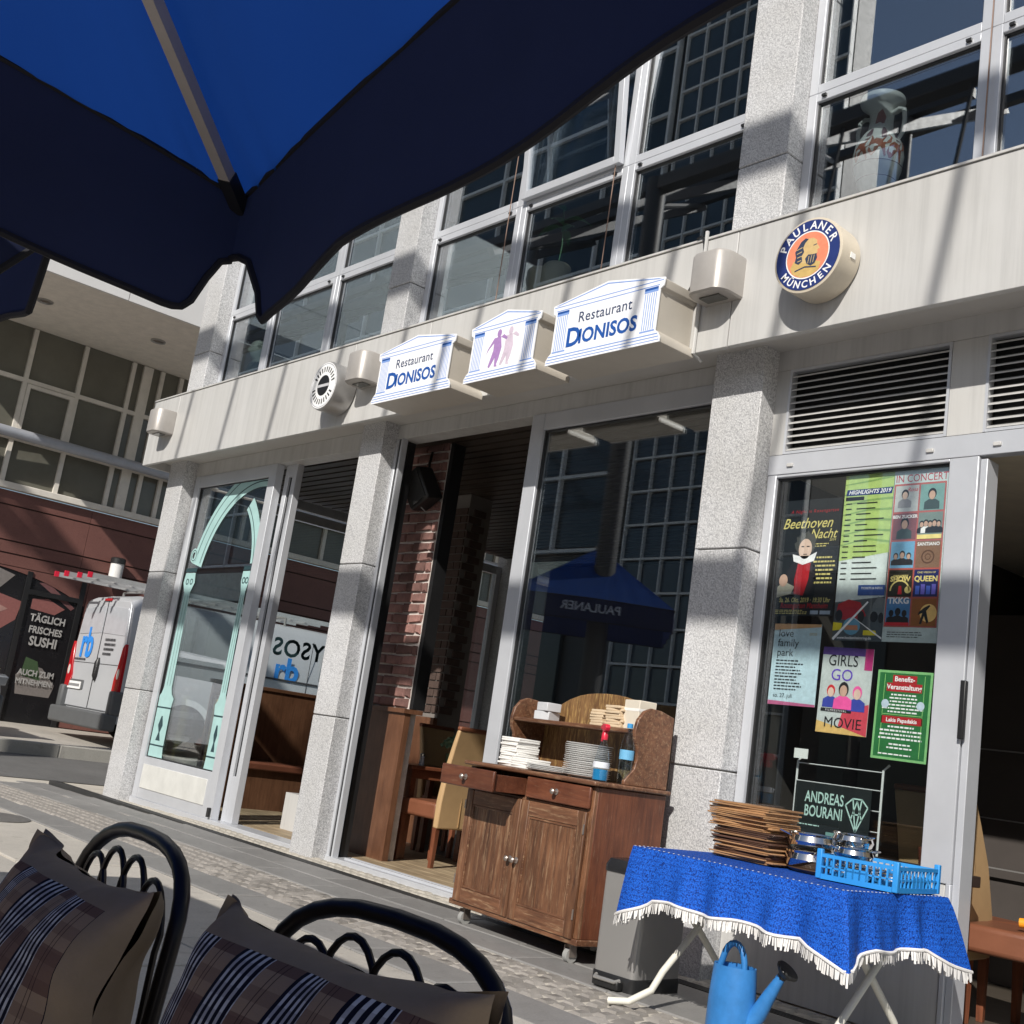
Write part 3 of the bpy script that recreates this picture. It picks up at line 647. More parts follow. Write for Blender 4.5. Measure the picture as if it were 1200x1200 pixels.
MB().flat([(.215, .14), (.289, .13), (.289, .22), (.25, .23), (.225, .19)], Y2).build('printed_motorcycle', paint('bike', (0.22, 0.23, 0.24)), t)
MB().disc(.11, .075, .05, Y3, 24, .045).build('printed_helmet', paint('helmet', (0.12, 0.30, 0.42)), t)
MB().flat([(.07, .055), (.15, .055), (.145, .08), (.075, .08)], Y4).build('printed_visor', paint('visor', (0.5, 0.2, 0.1)), t)
MB().flat([(.0, .05), (.05, .055), (.055, .09), (0, .095)], Y3).flat([(.18, .03), (.26, .03), (.25, .055), (.18, .055)], Y3).build('printed_sports_car', paint('sun_yellow', (0.75, 0.62, 0.02)), t)
m = MB()
for p in ([(.0, .01), (.01, 0), (.20, .20), (.192, .205)], [(.12, .12), (.125, .115), (.288, .01), (.288, .02)]): m.flat(p, -.003)
m.build('printed_strokes', PWHITE, t); text('www.hockenheimring.de', PWHITE, t, .13, .008, -.0036, .02, bold=.01)
# 3 in concert
t = poster('poster', 'poster headed IN CONCERT with ten small covers in a red grid', -3.250, 1.80, .303, .89, ('poster_cream', (0.70, 0.76, 0.74)))
text('IN CONCERT', PRED, t, .157, .824, Y1, .056, sx=.86)
MB().rect(.008, .295, .075, .815, Y1).build('printed_grid', paint('grid_red', (0.60, 0.13, 0.10)), t)
cov = [((0.62, 0.60, 0.58), '', 'woman'), ((0.25, 0.42, 0.38), '', 'man'), ((0.28, 0.08, 0.08), 'BEN ZUCKER', 'man'), ((0.25, 0.30, 0.26), '', 'row'), ((0.22, 0.48, 0.70), '', 'trio'), ((0.30, 0.15, 0.08), 'SANTIANO', 'ring'), ((0.035, 0.03, 0.02), 'SHOW', 'show'), ((0.02, 0.03, 0.16), 'QUEEN', 'stage'), ((0.10, 0.28, 0.55), 'TKKG', 'trio'), ((0.42, 0.14, 0.03), '', 'dancer')]
for i, (bgc, ttl, kind) in enumerate(cov):
    c, r = i % 2, i//2; x0 = .016+c*.140; z0 = .668-r*.1465
    MB().rect(x0, x0+.131, z0, z0+.137, Y2).build('printed_cover', paint('cover_%s' % kind+str(r), bgc), t)
    xm = x0+.066; y = Y3
    if kind == 'man': body_fig(t, xm, z0+.005, .085, SKIN, PBLACK, paint('coat%d' % r, (0.05, 0.08, 0.08)), y)
    elif kind == 'woman': body_fig(t, xm-.01, z0+.02, .075, SKIN2, PBLACK, paint('veil', (0.28, 0.28, 0.30)), y); text('Rosa', PRED, t, xm+.03, z0+.105, y, .03, shear=.3)
    elif kind == 'row':
        for k in range(5): body_fig(t, x0+.02+k*.023, z0+.03, .05+.004*(k % 2), SKIN, PBLACK, PWHITE if k == 1 else PBLACK, y-.0002*k)
        MB().rect(x0, x0+.131, z0, z0+.022, y-.002).build('printed_strip', PYEL, t)
    elif kind == 'trio':
        for k in range(3): body_fig(t, x0+.03+k*.036, z0+.015, .05+.008*(k % 2), SKIN if r == 2 else PBLACK, PBLACK, PBLACK, y-.0002*k)
        if r == 4: MB().rect(x0, x0+.131, z0, z0+.016, y-.002).build('printed_strip', PRED, t)
    elif kind == 'ring': MB().ring(xm, z0+.055, .028, .035, y).ring(xm, z0+.055, .012, .016, y).build('printed_emblem', paint('rust', (0.10, 0.04, 0.02)), t)
    elif kind == 'show':
        MB().ring(xm, z0+.03, .048, .056, y, 24, 0, pi).build('printed_arch', PYEL, t); MB().disc(xm+.045, z0+.035, .018, y).build('printed_badge', PYEL, t)
        MB().flat([(xm-.01, z0+.012), (xm+.014, z0+.012), (xm+.008, z0+.055), (xm-.006, z0+.055)], y).build('printed_figure', PRED, t); text('GREATEST', PYEL, t, xm, z0+.098, y, .018, bold=.02)
    elif kind == 'stage':
        for k in range(4): MB().rect(x0+.012+k*.029, x0+.034+k*.029, z0+.012, z0+.055+.008*(k % 2), y).build('printed_light', paint('stage_blue%d' % (k % 2), (0.08+.1*(k % 2), 0.15, 0.62)), t)
        text('ONE VISION OF', PYEL, t, xm, z0+.118, y, .014)
    elif kind == 'dancer':
        MB().disc(xm+.025, z0+.065, .045, y, 28).build('printed_sun', paint('glow', (0.95, 0.60, 0.20)), t)
        MB().flat([(xm-.02, z0+.01), (xm-.008, z0+.01), (xm+.004, z0+.05), (xm+.02, z0+.012), (xm+.03, z0+.02), (xm+.014, z0+.075), (xm+.035, z0+.10), (xm+.028, z0+.105), (xm, z0+.09), (xm-.025, z0+.07), (xm-.03, z0+.055), (xm-.006, z0+.065)], y-.0006).build('printed_figure', PBLACK, t)
    if ttl: text(ttl, PYEL if ttl in ('QUEEN', 'SHOW') else PWHITE, t, xm, z0+(.112 if ttl in ('BEN ZUCKER', 'SANTIANO', 'TKKG') else .078), y-.001, {'BEN ZUCKER': .023, 'SANTIANO': .024, 'TKKG': .044, 'SHOW': .036, 'QUEEN': .038}[ttl], bold=.03)
lines(t, PBLACK, .03, .27, .02, .055, 3, Y1, .004, seed=12)
# 4 love family park
t = poster('poster', 'pale blue poster with love family park in thin dark letters', -3.90, 1.446, .298, .435, ('ice', (0.62, 0.76, 0.82)))
MB().flat([(0, .40), (.297, .42), (.297, .435), (0, .435)], Y1).build('printed_edge', paint('peach', (0.75, 0.42, 0.2)), t); MB().flat([(0, 0), (.297, 0), (.297, .012), (0, .022)], Y1).build('printed_edge', paint('rose', (0.6, 0.15, 0.3)), t)
for k, s in enumerate(('love', 'family', 'park')): text(s, PBLACK, t, .03, .365-k*.052, Y2, .058, align='LEFT')
text('ono', PGOLD, t, .25, .375, Y2, .03); lines(t, PBLACK, .03, .255, .075, .245, 10, Y2, seed=21); text('so. 27. juli', PBLACK, t, .03, .04, Y2, .03, align='LEFT')
# 5 girls go movie
t = poster('poster', 'colourful GIRLS GO MOVIE poster with three drawn women', -3.585, 1.325, .297, .44, ('girl_grey', (0.66, 0.68, 0.66)), tilt=rad(1))
MB().rect(0, .296, .40, .44, Y1).build('printed_band', paint('violet', (0.13, 0.06, 0.28)), t); MB().rect(.25, .296, .33, .44, Y2).build('printed_band', paint('magenta', (0.55, 0.03, 0.2)), t)
MB().flat([(0, .0), (.296, .0), (.296, .10), (.15, .03), (0, .06)], Y1).build('printed_wave', paint('apricot', (0.85, 0.55, 0.2)), t); MB().flat([(.13, .04), (.296, .0), (.296, .16), (.15, .12)], Y2).build('printed_wave', paint('hot_red', (0.75, 0.08, 0.12)), t)
text('GIRLS', PBLACK, t, .125, .345, Y3, .082, bold=.0, sx=.85); text('GO', paint('indigo', (0.12, 0.05, 0.45)), t, .125, .27, Y3, .085); text('MOVIE', PBLACK, t, .155, .03, Y4, .075)
MB().rect(.02, .20, .108, .125, Y4).build('printed_strip', PBLACK, t); text('FILMFESTIVAL', PWHITE, t, .11, .111, -.003, .015, spacing=1.4)
body_fig(t, .07, .13, .09, SKIN2, PRED, paint('cobalt', (0.04, 0.06, 0.35)), Y3); body_fig(t, .225, .12, .10, SKIN2, paint('pink', (0.8, 0.1, 0.35)), paint('cobalt', (0.04, 0.06, 0.35)), Y3-.001)
body_fig(t, .145, .125, .108, SKIN, PBLACK, paint('pink', (0.8, 0.1, 0.35)), Y3-.002)
# 6 benefit
t = poster('poster', 'green poster with red boxes reading Benefiz-Veranstaltung', -3.255, 1.225, .297, .435, ('green_pale', (0.30, 0.62, 0.25)), tilt=rad(.8))
PG = paint('pitch_green', (0.03, 0.20, 0.055)); MB().rect(.012, .285, .012, .423, Y1).build('printed_field', PG, t)
m = MB()
for x in (.04, .255): m.rect(x, x+.004, .02, .415, Y2)
m.rect(.04, .259, .218, .222, Y2).build('printed_pitch_lines', paint('lime_line', (0.3, 0.6, 0.2)), t)
MB().rect(.085, .215, .375, .413, Y2).rect(.055, .245, .332, .374, Y2).rect(.04, .26, .175, .212, Y2).build('printed_boxes', PRED, t)
text('Benefiz-', PWHITE, t, .15, .383, Y3, .034, bold=.02); text('Veranstaltung', PWHITE, t, .15, .343, Y3, .034, bold=.02); text('Lakis Papadakis', PWHITE, t, .15, .184, Y3, .027, bold=.02)
lines(t, PWHITE, .03, .27, .225, .325, 6, Y3, seed=31, align='C'); lines(t, PWHITE, .03, .27, .095, .17, 4, Y3, seed=32, align='C'); lines(t, PWHITE, .08, .22, .05, .085, 2, Y3, seed=33, align='C'); lines(t, PWHITE, .04, .26, .02, .035, 1, Y3, seed=34)
MB().disc(.055, .27, .021, Y4).disc(.245, .27, .021, Y4).build('printed_crest', paint('crest', (0.5, 0.6, 0.7)), t)
# 7 Andreas Bourani
t = poster('poster', 'black card lettered ANDREAS BOURANI with a gem outline, low behind the glass', -3.67, .765, .44, .30, ('card_black', (0.012, 0.016, 0.016)))
MINT = paint('mint', (0.55, 0.75, 0.68))
text('ANDREAS', MINT, t, .175, .205, Y1, .078, bold=.014, sx=.66); text('BOURANI', MINT, t, .175, .135, Y1, .078, bold=.014, sx=.66)
gm = [(.30, .215), (.34, .25), (.39, .25), (.425, .215), (.365, .09)]
m = MB()
for a, b in list(zip(gm, gm[1:]+gm[:1]))+[((.34, .25), (.365, .09)), ((.39, .25), (.365, .09)), ((.365, .24), (.335, .15)), ((.365, .24), (.395, .15)), ((.34, .175), (.39, .175))]:
    d = Vector((b[0]-a[0], b[1]-a[1])).normalized()*.0035; m.flat([(a[0]-d.y, a[1]+d.x), (a[0]+d.y, a[1]-d.x), (b[0]+d.y, b[1]-d.x), (b[0]-d.y, b[1]+d.x)], Y2)
m.build('printed_gem', MINT, t); lines(t, MINT, .03, .2, .085, .098, 1, Y1, seed=40)
MB().rect(.2, .43, .0, .07, Y1).build('printed_foliage', paint('mint_dark', (0.2, 0.36, 0.33)), t)
tag(MB().rect(0, .085, 0, .05).build('note_card', PAPER, None), 'small pale note card taped inside the poster window', 'note').location = (-3.70, YP, 1.18)
# wire rack behind the card
t = thing('wire_rack', 'white wire leaflet rack behind the glass beside the black card', 'rack', (-3.72, 5.30, .75))
for x in (0, .5): MB().tube([(x, 0, 0), (x, 0, .42), (x+.02, .02, .45)], .006, 6).build('upright', WHITE, t, smooth=True)
for z in (.12, .22, .32, .41): MB().tube([(0, -.004, z), (.5, -.004, z)], .003, 5).build('cross_wire', WHITE, t, smooth=True)
MB().box(-.02, .52, -.03, .12, -.05, -.0).build('shelf', BLACK, t)
# etched arch decoration on the closed glass door (transfer film)
AQ = M('aqua_film', (0.36, 0.56, 0.55), 0.5); dk = paint('film_line', (0.02, 0.05, 0.06))
dec = thing('window_transfer', 'pale turquoise arch and columns transfer film on the closed glass door', 'window decal', (-11.3, 5.2, 0))
yd = .0075
for x0, xw in ((.06, .30), (1.27, .20)):
    k = xw/.30
    MB().flat([(x0-.01, .44), (x0+xw+.02, .44), (x0+xw, .52), (x0+xw, .93), (x0+xw+.02, 1.02), (x0+xw-.04*k, 1.06), (x0+xw-.07*k, 1.12), (x0+xw-.09*k, 2.08), (x0+xw-.03, 2.18), (x0+xw-.05*k, 2.28), (x0+.04*k, 2.28), (x0+.02, 2.18), (x0+.08*k, 2.08), (x0+.06*k, 1.12), (x0+.03*k, 1.06), (x0-.02, 1.02), (x0, .93), (x0, .52)], yd).build('column_film', AQ, dec)
    l_ = MB().rect(x0, x0+xw, .545, .56, yd-.001).rect(x0, x0+xw, .915, .93, yd-.001).rect(x0+.03, x0+xw-.03, 2.29, 2.33, yd-.001).ring(x0+xw*.35, 2.19, .02, .032, yd-.001, 20).ring(x0+xw*.65, 2.19, .02, .032, yd-.001, 20)
    c_ = x0+xw/2; l_.flat([(c_-.05*k, .60), (c_+.05*k, .60), (c_+.012, .68), (c_+.05*k, .75), (c_+.012, .84), (c_-.012, .84), (c_-.05*k, .75), (c_-.012, .68)], yd-.001)
    for xx in (.40, .60): l_.rect(x0+xw*xx-.003, x0+xw*xx+.003, 1.14, 2.05, yd-.001)
    stuff(l_.build('film_line', dk, dec))
def arcband(cx, cz, ri, ro, a0, a1, mt, yy, n=36):
    vs = []
    for i in range(n+1):
        a = a0+(a1-a0)*i/n
        for r in (ri, ro): vs.append((min(1.485, cx+r*cos(a)), yy, min(3.175, cz+r*sin(a))))
    MB().add(vs, [(2*i, 2*i+1, 2*i+3, 2*i+2) for i in range(n)]).build('arch_film' if mt is AQ else 'film_line', mt, dec)
arcband(1.36, 2.12, .98, 1.20, pi*.93, pi*.46, AQ, yd); arcband(1.36, 2.12, 1.03, 1.042, pi*.92, pi*.46, dk, yd-.001); arcband(1.36, 2.12, 1.14, 1.15, pi*.92, pi*.46, dk, yd-.001)
arcband(.62, 2.30, .78, .93, pi*.02, pi*.27, AQ, yd-.0005); arcband(.62, 2.30, .82, .83, pi*.02, pi*.27, dk, yd-.0015)
MB().ring(.20, 2.46, .035, .075, yd-.002, 24).build('scroll_film', AQ, dec); MB().ring(.20, 2.46, .05, .058, yd-.003, 24).build('film_line', dk, dec)
t = thing('window_lettering', 'black angular Greek style lettering on the side window of the corner', 'lettering', (-11.63, 7.1, 0))
text('DIONYSOS', dk, t, -.012, 1.67, .20, .27, facing='-X', bold=.025, spacing=1.08)

# ================================================================== SIDEBOARD AND WHAT STANDS ON IT
OLDW = wood('old_sideboard_wood', (0.27, 0.125, 0.062), (0.05, 0.02, 0.012), 'Z', 0.45, 0.7, 0.7, 0.2, (0.48, 0.33, 0.20))
OLDX = wood('old_sideboard_rail', (0.27, 0.125, 0.065), (0.06, 0.024, 0.014), 'X', 0.42, 0.7, 0.75, 0.12, (0.48, 0.32, 0.19))
REDW = wood('red_brown_wood', (0.20, 0.07, 0.035), (0.09, 0.028, 0.016), 'X', 0.38, 1.0, 0.35, 0.1, (0.45, 0.28, 0.17))
KNOB = M('knob_metal', (0.42, 0.36, 0.32), 0.35, 0.8)
S = thing('sideboard', 'worn brown wooden sideboard on casters with its left drawer pulled out', 'sideboard', (-5.45, 4.535, 0), rad(-4.5))
W_, D_ = 1.13, .50
sp = lambda name, m, mat, par=S, bv=.004: m.build(name, mat, par, bevel=bv)
sp('side_panel', MB().box(0, .025, .02, D_, .13, .885), OLDW); sp('side_panel', MB().box(W_-.025, W_, .02, D_, .13, .885), wood('red_side_wood', (0.22, 0.075, 0.035), (0.09, 0.03, 0.018), 'Z', 0.4, 1, .25, .05))
sp('back_panel', MB().box(.025, W_-.025, D_-.02, D_-.002, .13, .885), OLDW)
sp('base_board', MB().box(-.01, W_+.01, -.012, D_+.005, .10, .13), OLDX)
for x in (.0, W_/2-.02, W_-.05): sp('front_post', MB().box(x+.001, x+.049 if x != W_/2-.02 else x+.04, .0, .022, .13, .885), OLDW)
sp('front_rail', MB().box(.05, W_-.05, .004, .02, .735, .765), OLDX); sp('inner_shelf', MB().box(.03, W_-.03, .03, D_-.03, .725, .74), OLDX)
top = MB(); top.box(-.03, W_+.025, -.035, D_+.01, .888, .912); sp('counter_top', top, OLDX, bv=.008)
def knob(par, x, y, z):
    R = Matrix.Rotation(pi/2, 4, 'X')
    MB().lathe([(.016, 0), (.017, .004), (.007, .008), (.006, .02), (.014, .026), (.016, .034), (.009, .042), (0, .044)], (x, y, z), 14, R, cap=False).build('knob', KNOB, par, smooth=True)
def drawer(x0, x1, dy):
    d = sp('drawer', MB().box(x0, x1, -.022-dy, -.002-dy, .768, .880), REDW, bv=.007)
    sp('drawer_box', MB().box(x0+.015, x0+.03, -.001-dy, .40-dy, .775, .865).box(x1-.03, x1-.015, -.001-dy, .40-dy, .775, .865).box(x0+.03, x1-.03, .0-dy, .39-dy, .775, .785), REDW, d, bv=.002)
    knob(d, (x0+x1)/2, -.022-dy, .825)
drawer(.045, .555, .215); drawer(.575, W_-.02, .0)
def cab_door(x0, x1, kx):
    d = sp('door', MB().box(x0+.004, x1-.004, -.0028, -.0005, .128, .75), OLDX, bv=0)
    for q0, q1 in ((x0, x0+.065), (x1-.065, x1)): sp('door_stile', MB().box(q0, q1, -.022, -.003, .125, .752), OLDW, d, .005)
    sp('door_rail', MB().box(x0+.066, x1-.066, -.02, -.002, .125, .205), OLDX, d, .004); sp('door_rail', MB().box(x0+.066, x1-.066, -.02, -.002, .672, .752), OLDX, d, .004)
    w_ = (x1-x0-.132)/3
    for k in range(3): sp('door_plank', MB().box(x0+.067+k*w_, x0+.065+(k+1)*w_, -.011, -.003, .206, .671), OLDW, d, .002)
    m = MB().box(x0+.066, x0+.078, -.017, -.010, .206, .671).box(x1-.078, x1-.066, -.017, -.010, .206, .671).box(x0+.079, x1-.079, -.016, -.010, .206, .218).box(x0+.079, x1-.079, -.016, -.010, .659, .671)
    sp('moulding', m, OLDX, d, .002); knob(d, kx, -.022, .43)
    for z in (.22, .64): MB().cyl((x0+.003 if kx > (x0+x1)/2 else x1-.003, -.024, z), (x0+.003 if kx > (x0+x1)/2 else x1-.003, -.024, z+.05), .005, 8).build('hinge', KNOB, d)
cab_door(.03, .548, .525); cab_door(.556, W_-.03, .58)
for x, y in ((.08, .05), (W_-.10, .05), (.08, D_-.07), (W_-.10, D_-.07)):
    c = MB().box(x-.02, x+.02, y-.004, y+.004, .055, .10).box(x-.024, x-.019, y-.022, y+.022, .03, .085).box(x+.019, x+.024, y-.022, y+.022, .03, .085).build('caster', KNOB, S)
    MB().cyl((x-.016, y, .036), (x+.016, y, .036), .036, 18).build('caster_wheel', M('grey_rubber', (0.33, 0.33, 0.32), 0.6), c, smooth=True)
# hutch
br = [(.50, .913), (.19, .913), (.19, .935), (.215, .965), (.25, 1.00), (.262, 1.05), (.258, 1.11), (.232, 1.15), (.225, 1.20), (.24, 1.26), (.28, 1.31), (.33, 1.33), (.40, 1.325), (.50, 1.30)]
for x in (.005, W_-.03):
    sp('hutch_bracket', MB().prism(br, 0, .025, Matrix(((0, 1, 0, x), (1, 0, 0, 0), (0, 0, 1, 0), (0, 0, 0, 1)))), OLDX)
sp('hutch_shelf', MB().box(.032, W_-.032, .235, .478, 1.185, 1.207), OLDX, bv=.004)
bk = [(.032, .914), (W_-.032, .914), (W_-.032, 1.29), (W_-.12, 1.30), (W_-.24, 1.355)]+[(W_/2+.33*cos(a), 1.33+.075*sin(a)) for a in [pi*k/12 for k in range(2, 11)]]+[(.24, 1.355), (.12, 1.30), (.032, 1.29)]
sp('hutch_back', MB().prism(bk, .480, .498), wood('gilt_worn_wood', (0.30, 0.17, 0.07), (0.09, 0.04, 0.02), 'Z', 0.4, 1, 1.0, .0, (0.62, 0.42, 0.16)), bv=.003)
def on_board(x, y, z): v = WORLD[S] @ Vector((x, y, z)); return (v.x, v.y, v.z)
# plates
pm = MB().lathe([(.0, .0), (.075, .0), (.08, .004), (.13, .014), (.132, .0165), (.128, .017), (.08, .008), (0, .006)], n=32, cap=False).mesh('plate', WHITE, True)
for k in range(17):
    o = link('plate', pm); x, y, z = on_board(.80+random.uniform(-.004, .004), .20, .9125+k*.0105); o.location = (x, y, z); o.rotation_euler = (0, 0, k)
    tag(o, 'topmost white plate of the tall stack on the sideboard counter' if k == 16 else 'white plate in the tall stack on the sideboard counter', 'plate', 'stacked white plates on the sideboard')
pm2 = MB().lathe([(.0, .0), (.09, .0), (.095, .004), (.145, .012), (.147, .0145), (.142, .0150), (.095, .008), (0, .006)], n=32, cap=False).mesh('plate', WHITE, True)
for k in range(4):
    o = link('plate', pm2); o.location = on_board(.60, .12+.0, .9125+k*.008)
    tag(o, 'wide white plate in the low stack on the sideboard counter', 'plate', 'low stack of wide white plates')
def napkins(x, y, n, label, jit, group, mat=PAPER, sz=(.165, .165), th=.012, z0=.9125):
    for k in range(n):
        a = random.uniform(-.12, .12); o = MB().box(-sz[0]/2, sz[0]/2, -sz[1]/2, sz[1]/2, .0005, th).build('napkin_stack', mat, None, bevel=.003)
        x_, y_, z_ = on_board(x+random.uniform(-jit, jit), y+random.uniform(-jit, jit), z0+k*th); o.location = (x_, y_, z_); o.rotation_euler = (0, 0, rad(-4.5)+a); tag(o, label, 'napkins', group)
napkins(.17, .21, 14, 'folded white napkin in the pile at the left of the sideboard counter', .008, 'folded napkins in the tall pile')
napkins(.36, .16, 5, 'folded white napkin in the lower pile beside the plates', .008, 'folded napkins in the low pile')
BEIGE = M('kraft_napkin', (0.60, 0.47, 0.32), 0.8)
napkins(.86, .36, 8, 'kraft napkin in the pile on the sideboard shelf', .006, 'kraft napkins on the shelf', BEIGE, (.13, .15), .015, 1.208)
napkins(.73, .36, 6, 'thin kraft napkin in the lower pile on the sideboard shelf', .006, 'thin kraft napkins on the shelf', BEIGE, (.11, .15), .015, 1.208)
t = thing('paper_box', 'cream paper box standing at the end of the sideboard shelf', 'box', on_board(.985, .37, 1.208), rad(-8)); MB().box(-.065, .065, -.06, .06, 0, .16).build('carton', M('cream_card', (0.66, 0.60, 0.50), 0.8), t, bevel=.004); MB().box(-.066, .066, -.061, .061, .10, .115).build('tape', PAPER, t)
for k, (dx, a) in enumerate(((.0, 5), (.012, -12))):
    o = MB().box(-.06, .06, -.05, .05, .0005, .052).build('card_box', M('pale_grey_card', (0.55, 0.56, 0.58), 0.6), None, bevel=.004); x, y, z = on_board(.19+dx, .36, 1.208+k*.053); o.location = (x, y, z); o.rotation_euler = (0, 0, rad(a))
    tag(o, ['pale grey card box lying on the sideboard shelf under another', 'pale grey card box tilted on top of another on the shelf'][k], 'box')
# spray bottle
t = thing('spray_bottle', 'clear spray bottle of blue cleaner with red trigger on the sideboard', 'spray bottle', on_board(1.075, .06, .913), rad(-30))
prof = [(.036, 0), (.042, .006), (.043, .05), (.041, .10), (.030, .16), (.018, .195), (.014, .205), (.014, .215)]
MB().lathe(prof, n=24).build('bottle', LGLASS, t, smooth=True)
MB().lathe([(.033, .004), (.039, .008), (.040, .05), (.039, .062), (0, .062)], n=24, cap=False).build('blue_liquid', M('blue_liquid', (0.02, 0.20, 0.42), 0.1), t, smooth=True)
MB().lathe([(.0435, .07), (.0432, .10), (.0415, .10)], n=24, cap=False).build('paper_label', paint('label', (0.72, 0.74, 0.80)), t, smooth=True)
RED = M('red_plastic', (0.62, 0.02, 0.05), 0.35)
MB().lathe([(.017, .215), (.018, .24), (.014, .248), (.012, .258)], n=16).build('collar', RED, t, smooth=True)
MB().prism([(-.055, .268), (-.055, .285), (-.02, .298), (.03, .296), (.045, .28), (.035, .262), (.012, .256), (-.012, .256), (-.02, .266)], -.013, .013).build('trigger_head', RED, t, bevel=.004)
MB().prism([(-.03, .265), (-.045, .235), (-.05, .205), (-.043, .205), (-.035, .235), (-.018, .262)], -.006, .006).build('trigger', RED, t, bevel=.002)
t = thing('water_bottle', 'clear plastic water bottle with blue cap behind the spray bottle', 'bottle', on_board(1.085, .22, .913))
MB().lathe([(.034, 0), (.038, .008), (.038, .05), (.035, .06), (.038, .07), (.038, .10), (.035, .11), (.038, .12), (.038, .20), (.034, .235), (.018, .275), (.013, .285), (.013, .30)], n=24).build('bottle', LGLASS, t, smooth=True)
MB().lathe([(.036, .001), (.0365, .17), (0, .17)], n=24, cap=False).build('water', glass_mat('water_body', (0.75, 0.86, 0.92), 0.6, 0.03), t, smooth=True)
MB().lathe([(.0388, .13), (.0388, .18)], n=24, cap=False).build('paper_label', paint('aqua_label', (0.15, 0.42, 0.66)), t, smooth=True)
MB().lathe([(.016, .296), (.016, .318), (.014, .32), (0, .32)], n=18).build('cap', M('blue_cap', (0.05, 0.30, 0.62), 0.4), t, smooth=True)

# ================================================================== STEP BIN
t = thing('pedal_bin', 'tall brushed steel pedal bin with black lid beside the sideboard', 'bin', (-3.90, 4.27, 0), rad(4))
def rr(hx, hy0, hy1, z, r=.03):
    o = []
    for cx, cy, a0 in ((hx-r, hy0+r, -pi/2), (hx-r, hy1-r, 0), (-hx+r, hy1-r, pi/2), (-hx+r, hy0+r, pi)):
        o += [(cx+r*cos(a0+k*pi/8), cy+r*sin(a0+k*pi/8), z) for k in range(5)]
    return o
MB().loft([rr(.125, -.0, .36, .05), rr(.125, 0, .36, .52)]).build('body', STEEL, t, smooth=True)
MB().loft([rr(.129, -.004, .364, .0), rr(.129, -.004, .364, .062), rr(.126, -.001, .361, .066)]).build('base', BLACK, t, smooth=True)
MB().loft([rr(.129, -.004, .364, .515), rr(.129, -.004, .364, .545), rr(.118, .01, .35, .575), rr(.06, .08, .28, .585)]).build('lid', M('lid_black', (0.02, 0.02, 0.022), 0.22), t, smooth=True)
pd = MB().box(-.075, .075, -.05, -.005, .008, .05).build('pedal_housing', BLACK, t, bevel=.008)
MB().tube([(-.07, -.03, .052), (-.06, -.055, .045), (.06, -.055, .045), (.07, -.03, .052)], .009, 8).build('pedal', STEEL, pd, smooth=True)

# ================================================================== FOLDING TABLE, CLOTH, THINGS ON IT
TX0, TX1, TY0, TY1, TZ = -3.64, -2.56, 4.02, 4.78, .672
T = thing('folding_table', 'white folding camping table with crossed tube legs under the blue cloth', 'table', ((TX0+TX1)/2, (TY0+TY1)/2, 0))
TUBE = M('cream_tube', (0.74, 0.72, 0.64), 0.4, 0, 0.1)
MB().box(-.53, .53, -.37, .37, .635, .66).build('tabletop', WHITE, T, bevel=.01)
for s in (-1, 1):
    x = s*.44
    for d in (-1, 1):
        p = [(x+.012*d, d*.30, .63), (x+.012*d, -d*.22, .16), (x+.012*d-.0, -d*.28, .085), (x+.012*d-.05*(1 if s < 0 else -1), -d*.36, .03), (x+.012*d-.13*(1 if s < 0 else -1), -d*.40, .016)]
        MB().tube(p, .0155, 10).build('leg', TUBE, T, smooth=True)
MB().tube([(-.44, .0, .40), (.44, .0, .40)], .012, 8).build('stretcher', TUBE, T, smooth=True)
def cloth_mat():
    m, nt, b = base_mat('blue_crochet', (0.008, 0.10, 0.55), 0.75, 0, 0.25)
    v = coords(nt, (1, 1, 1)); vo = N(nt, 'TexVoronoi'); vo.inputs['Scale'].default_value = 170; nt.links.new(v, vo.inputs['Vector'])
    wv = N(nt, 'TexWave', wave_type='BANDS', bands_direction='Z'); wv.inputs['Scale'].default_value = 14; wv.inputs['Distortion'].default_value = 2.5; wv.inputs['Detail Scale'].default_value = 6; nt.links.new(v, wv.inputs['Vector'])
    c = ramp(nt, vo.outputs['Distance'], [(0.1, (0.014, 0.14, 0.66)), (0.5, (0.008, 0.095, 0.52)), (0.8, (0.003, 0.03, 0.2))])
    c = mixc(nt, c, ramp(nt, wv.outputs['Fac'], [(0.0, (0.55, 0.55, 0.6)), (0.35, (1, 1, 1))]), 0.6, 'MULTIPLY')
    nt.links.new(c, b.inputs['Base Color']); bump(nt, b, vo.outputs['Distance'], 0.6, 0.004); return m
CLOTH = cloth_mat()
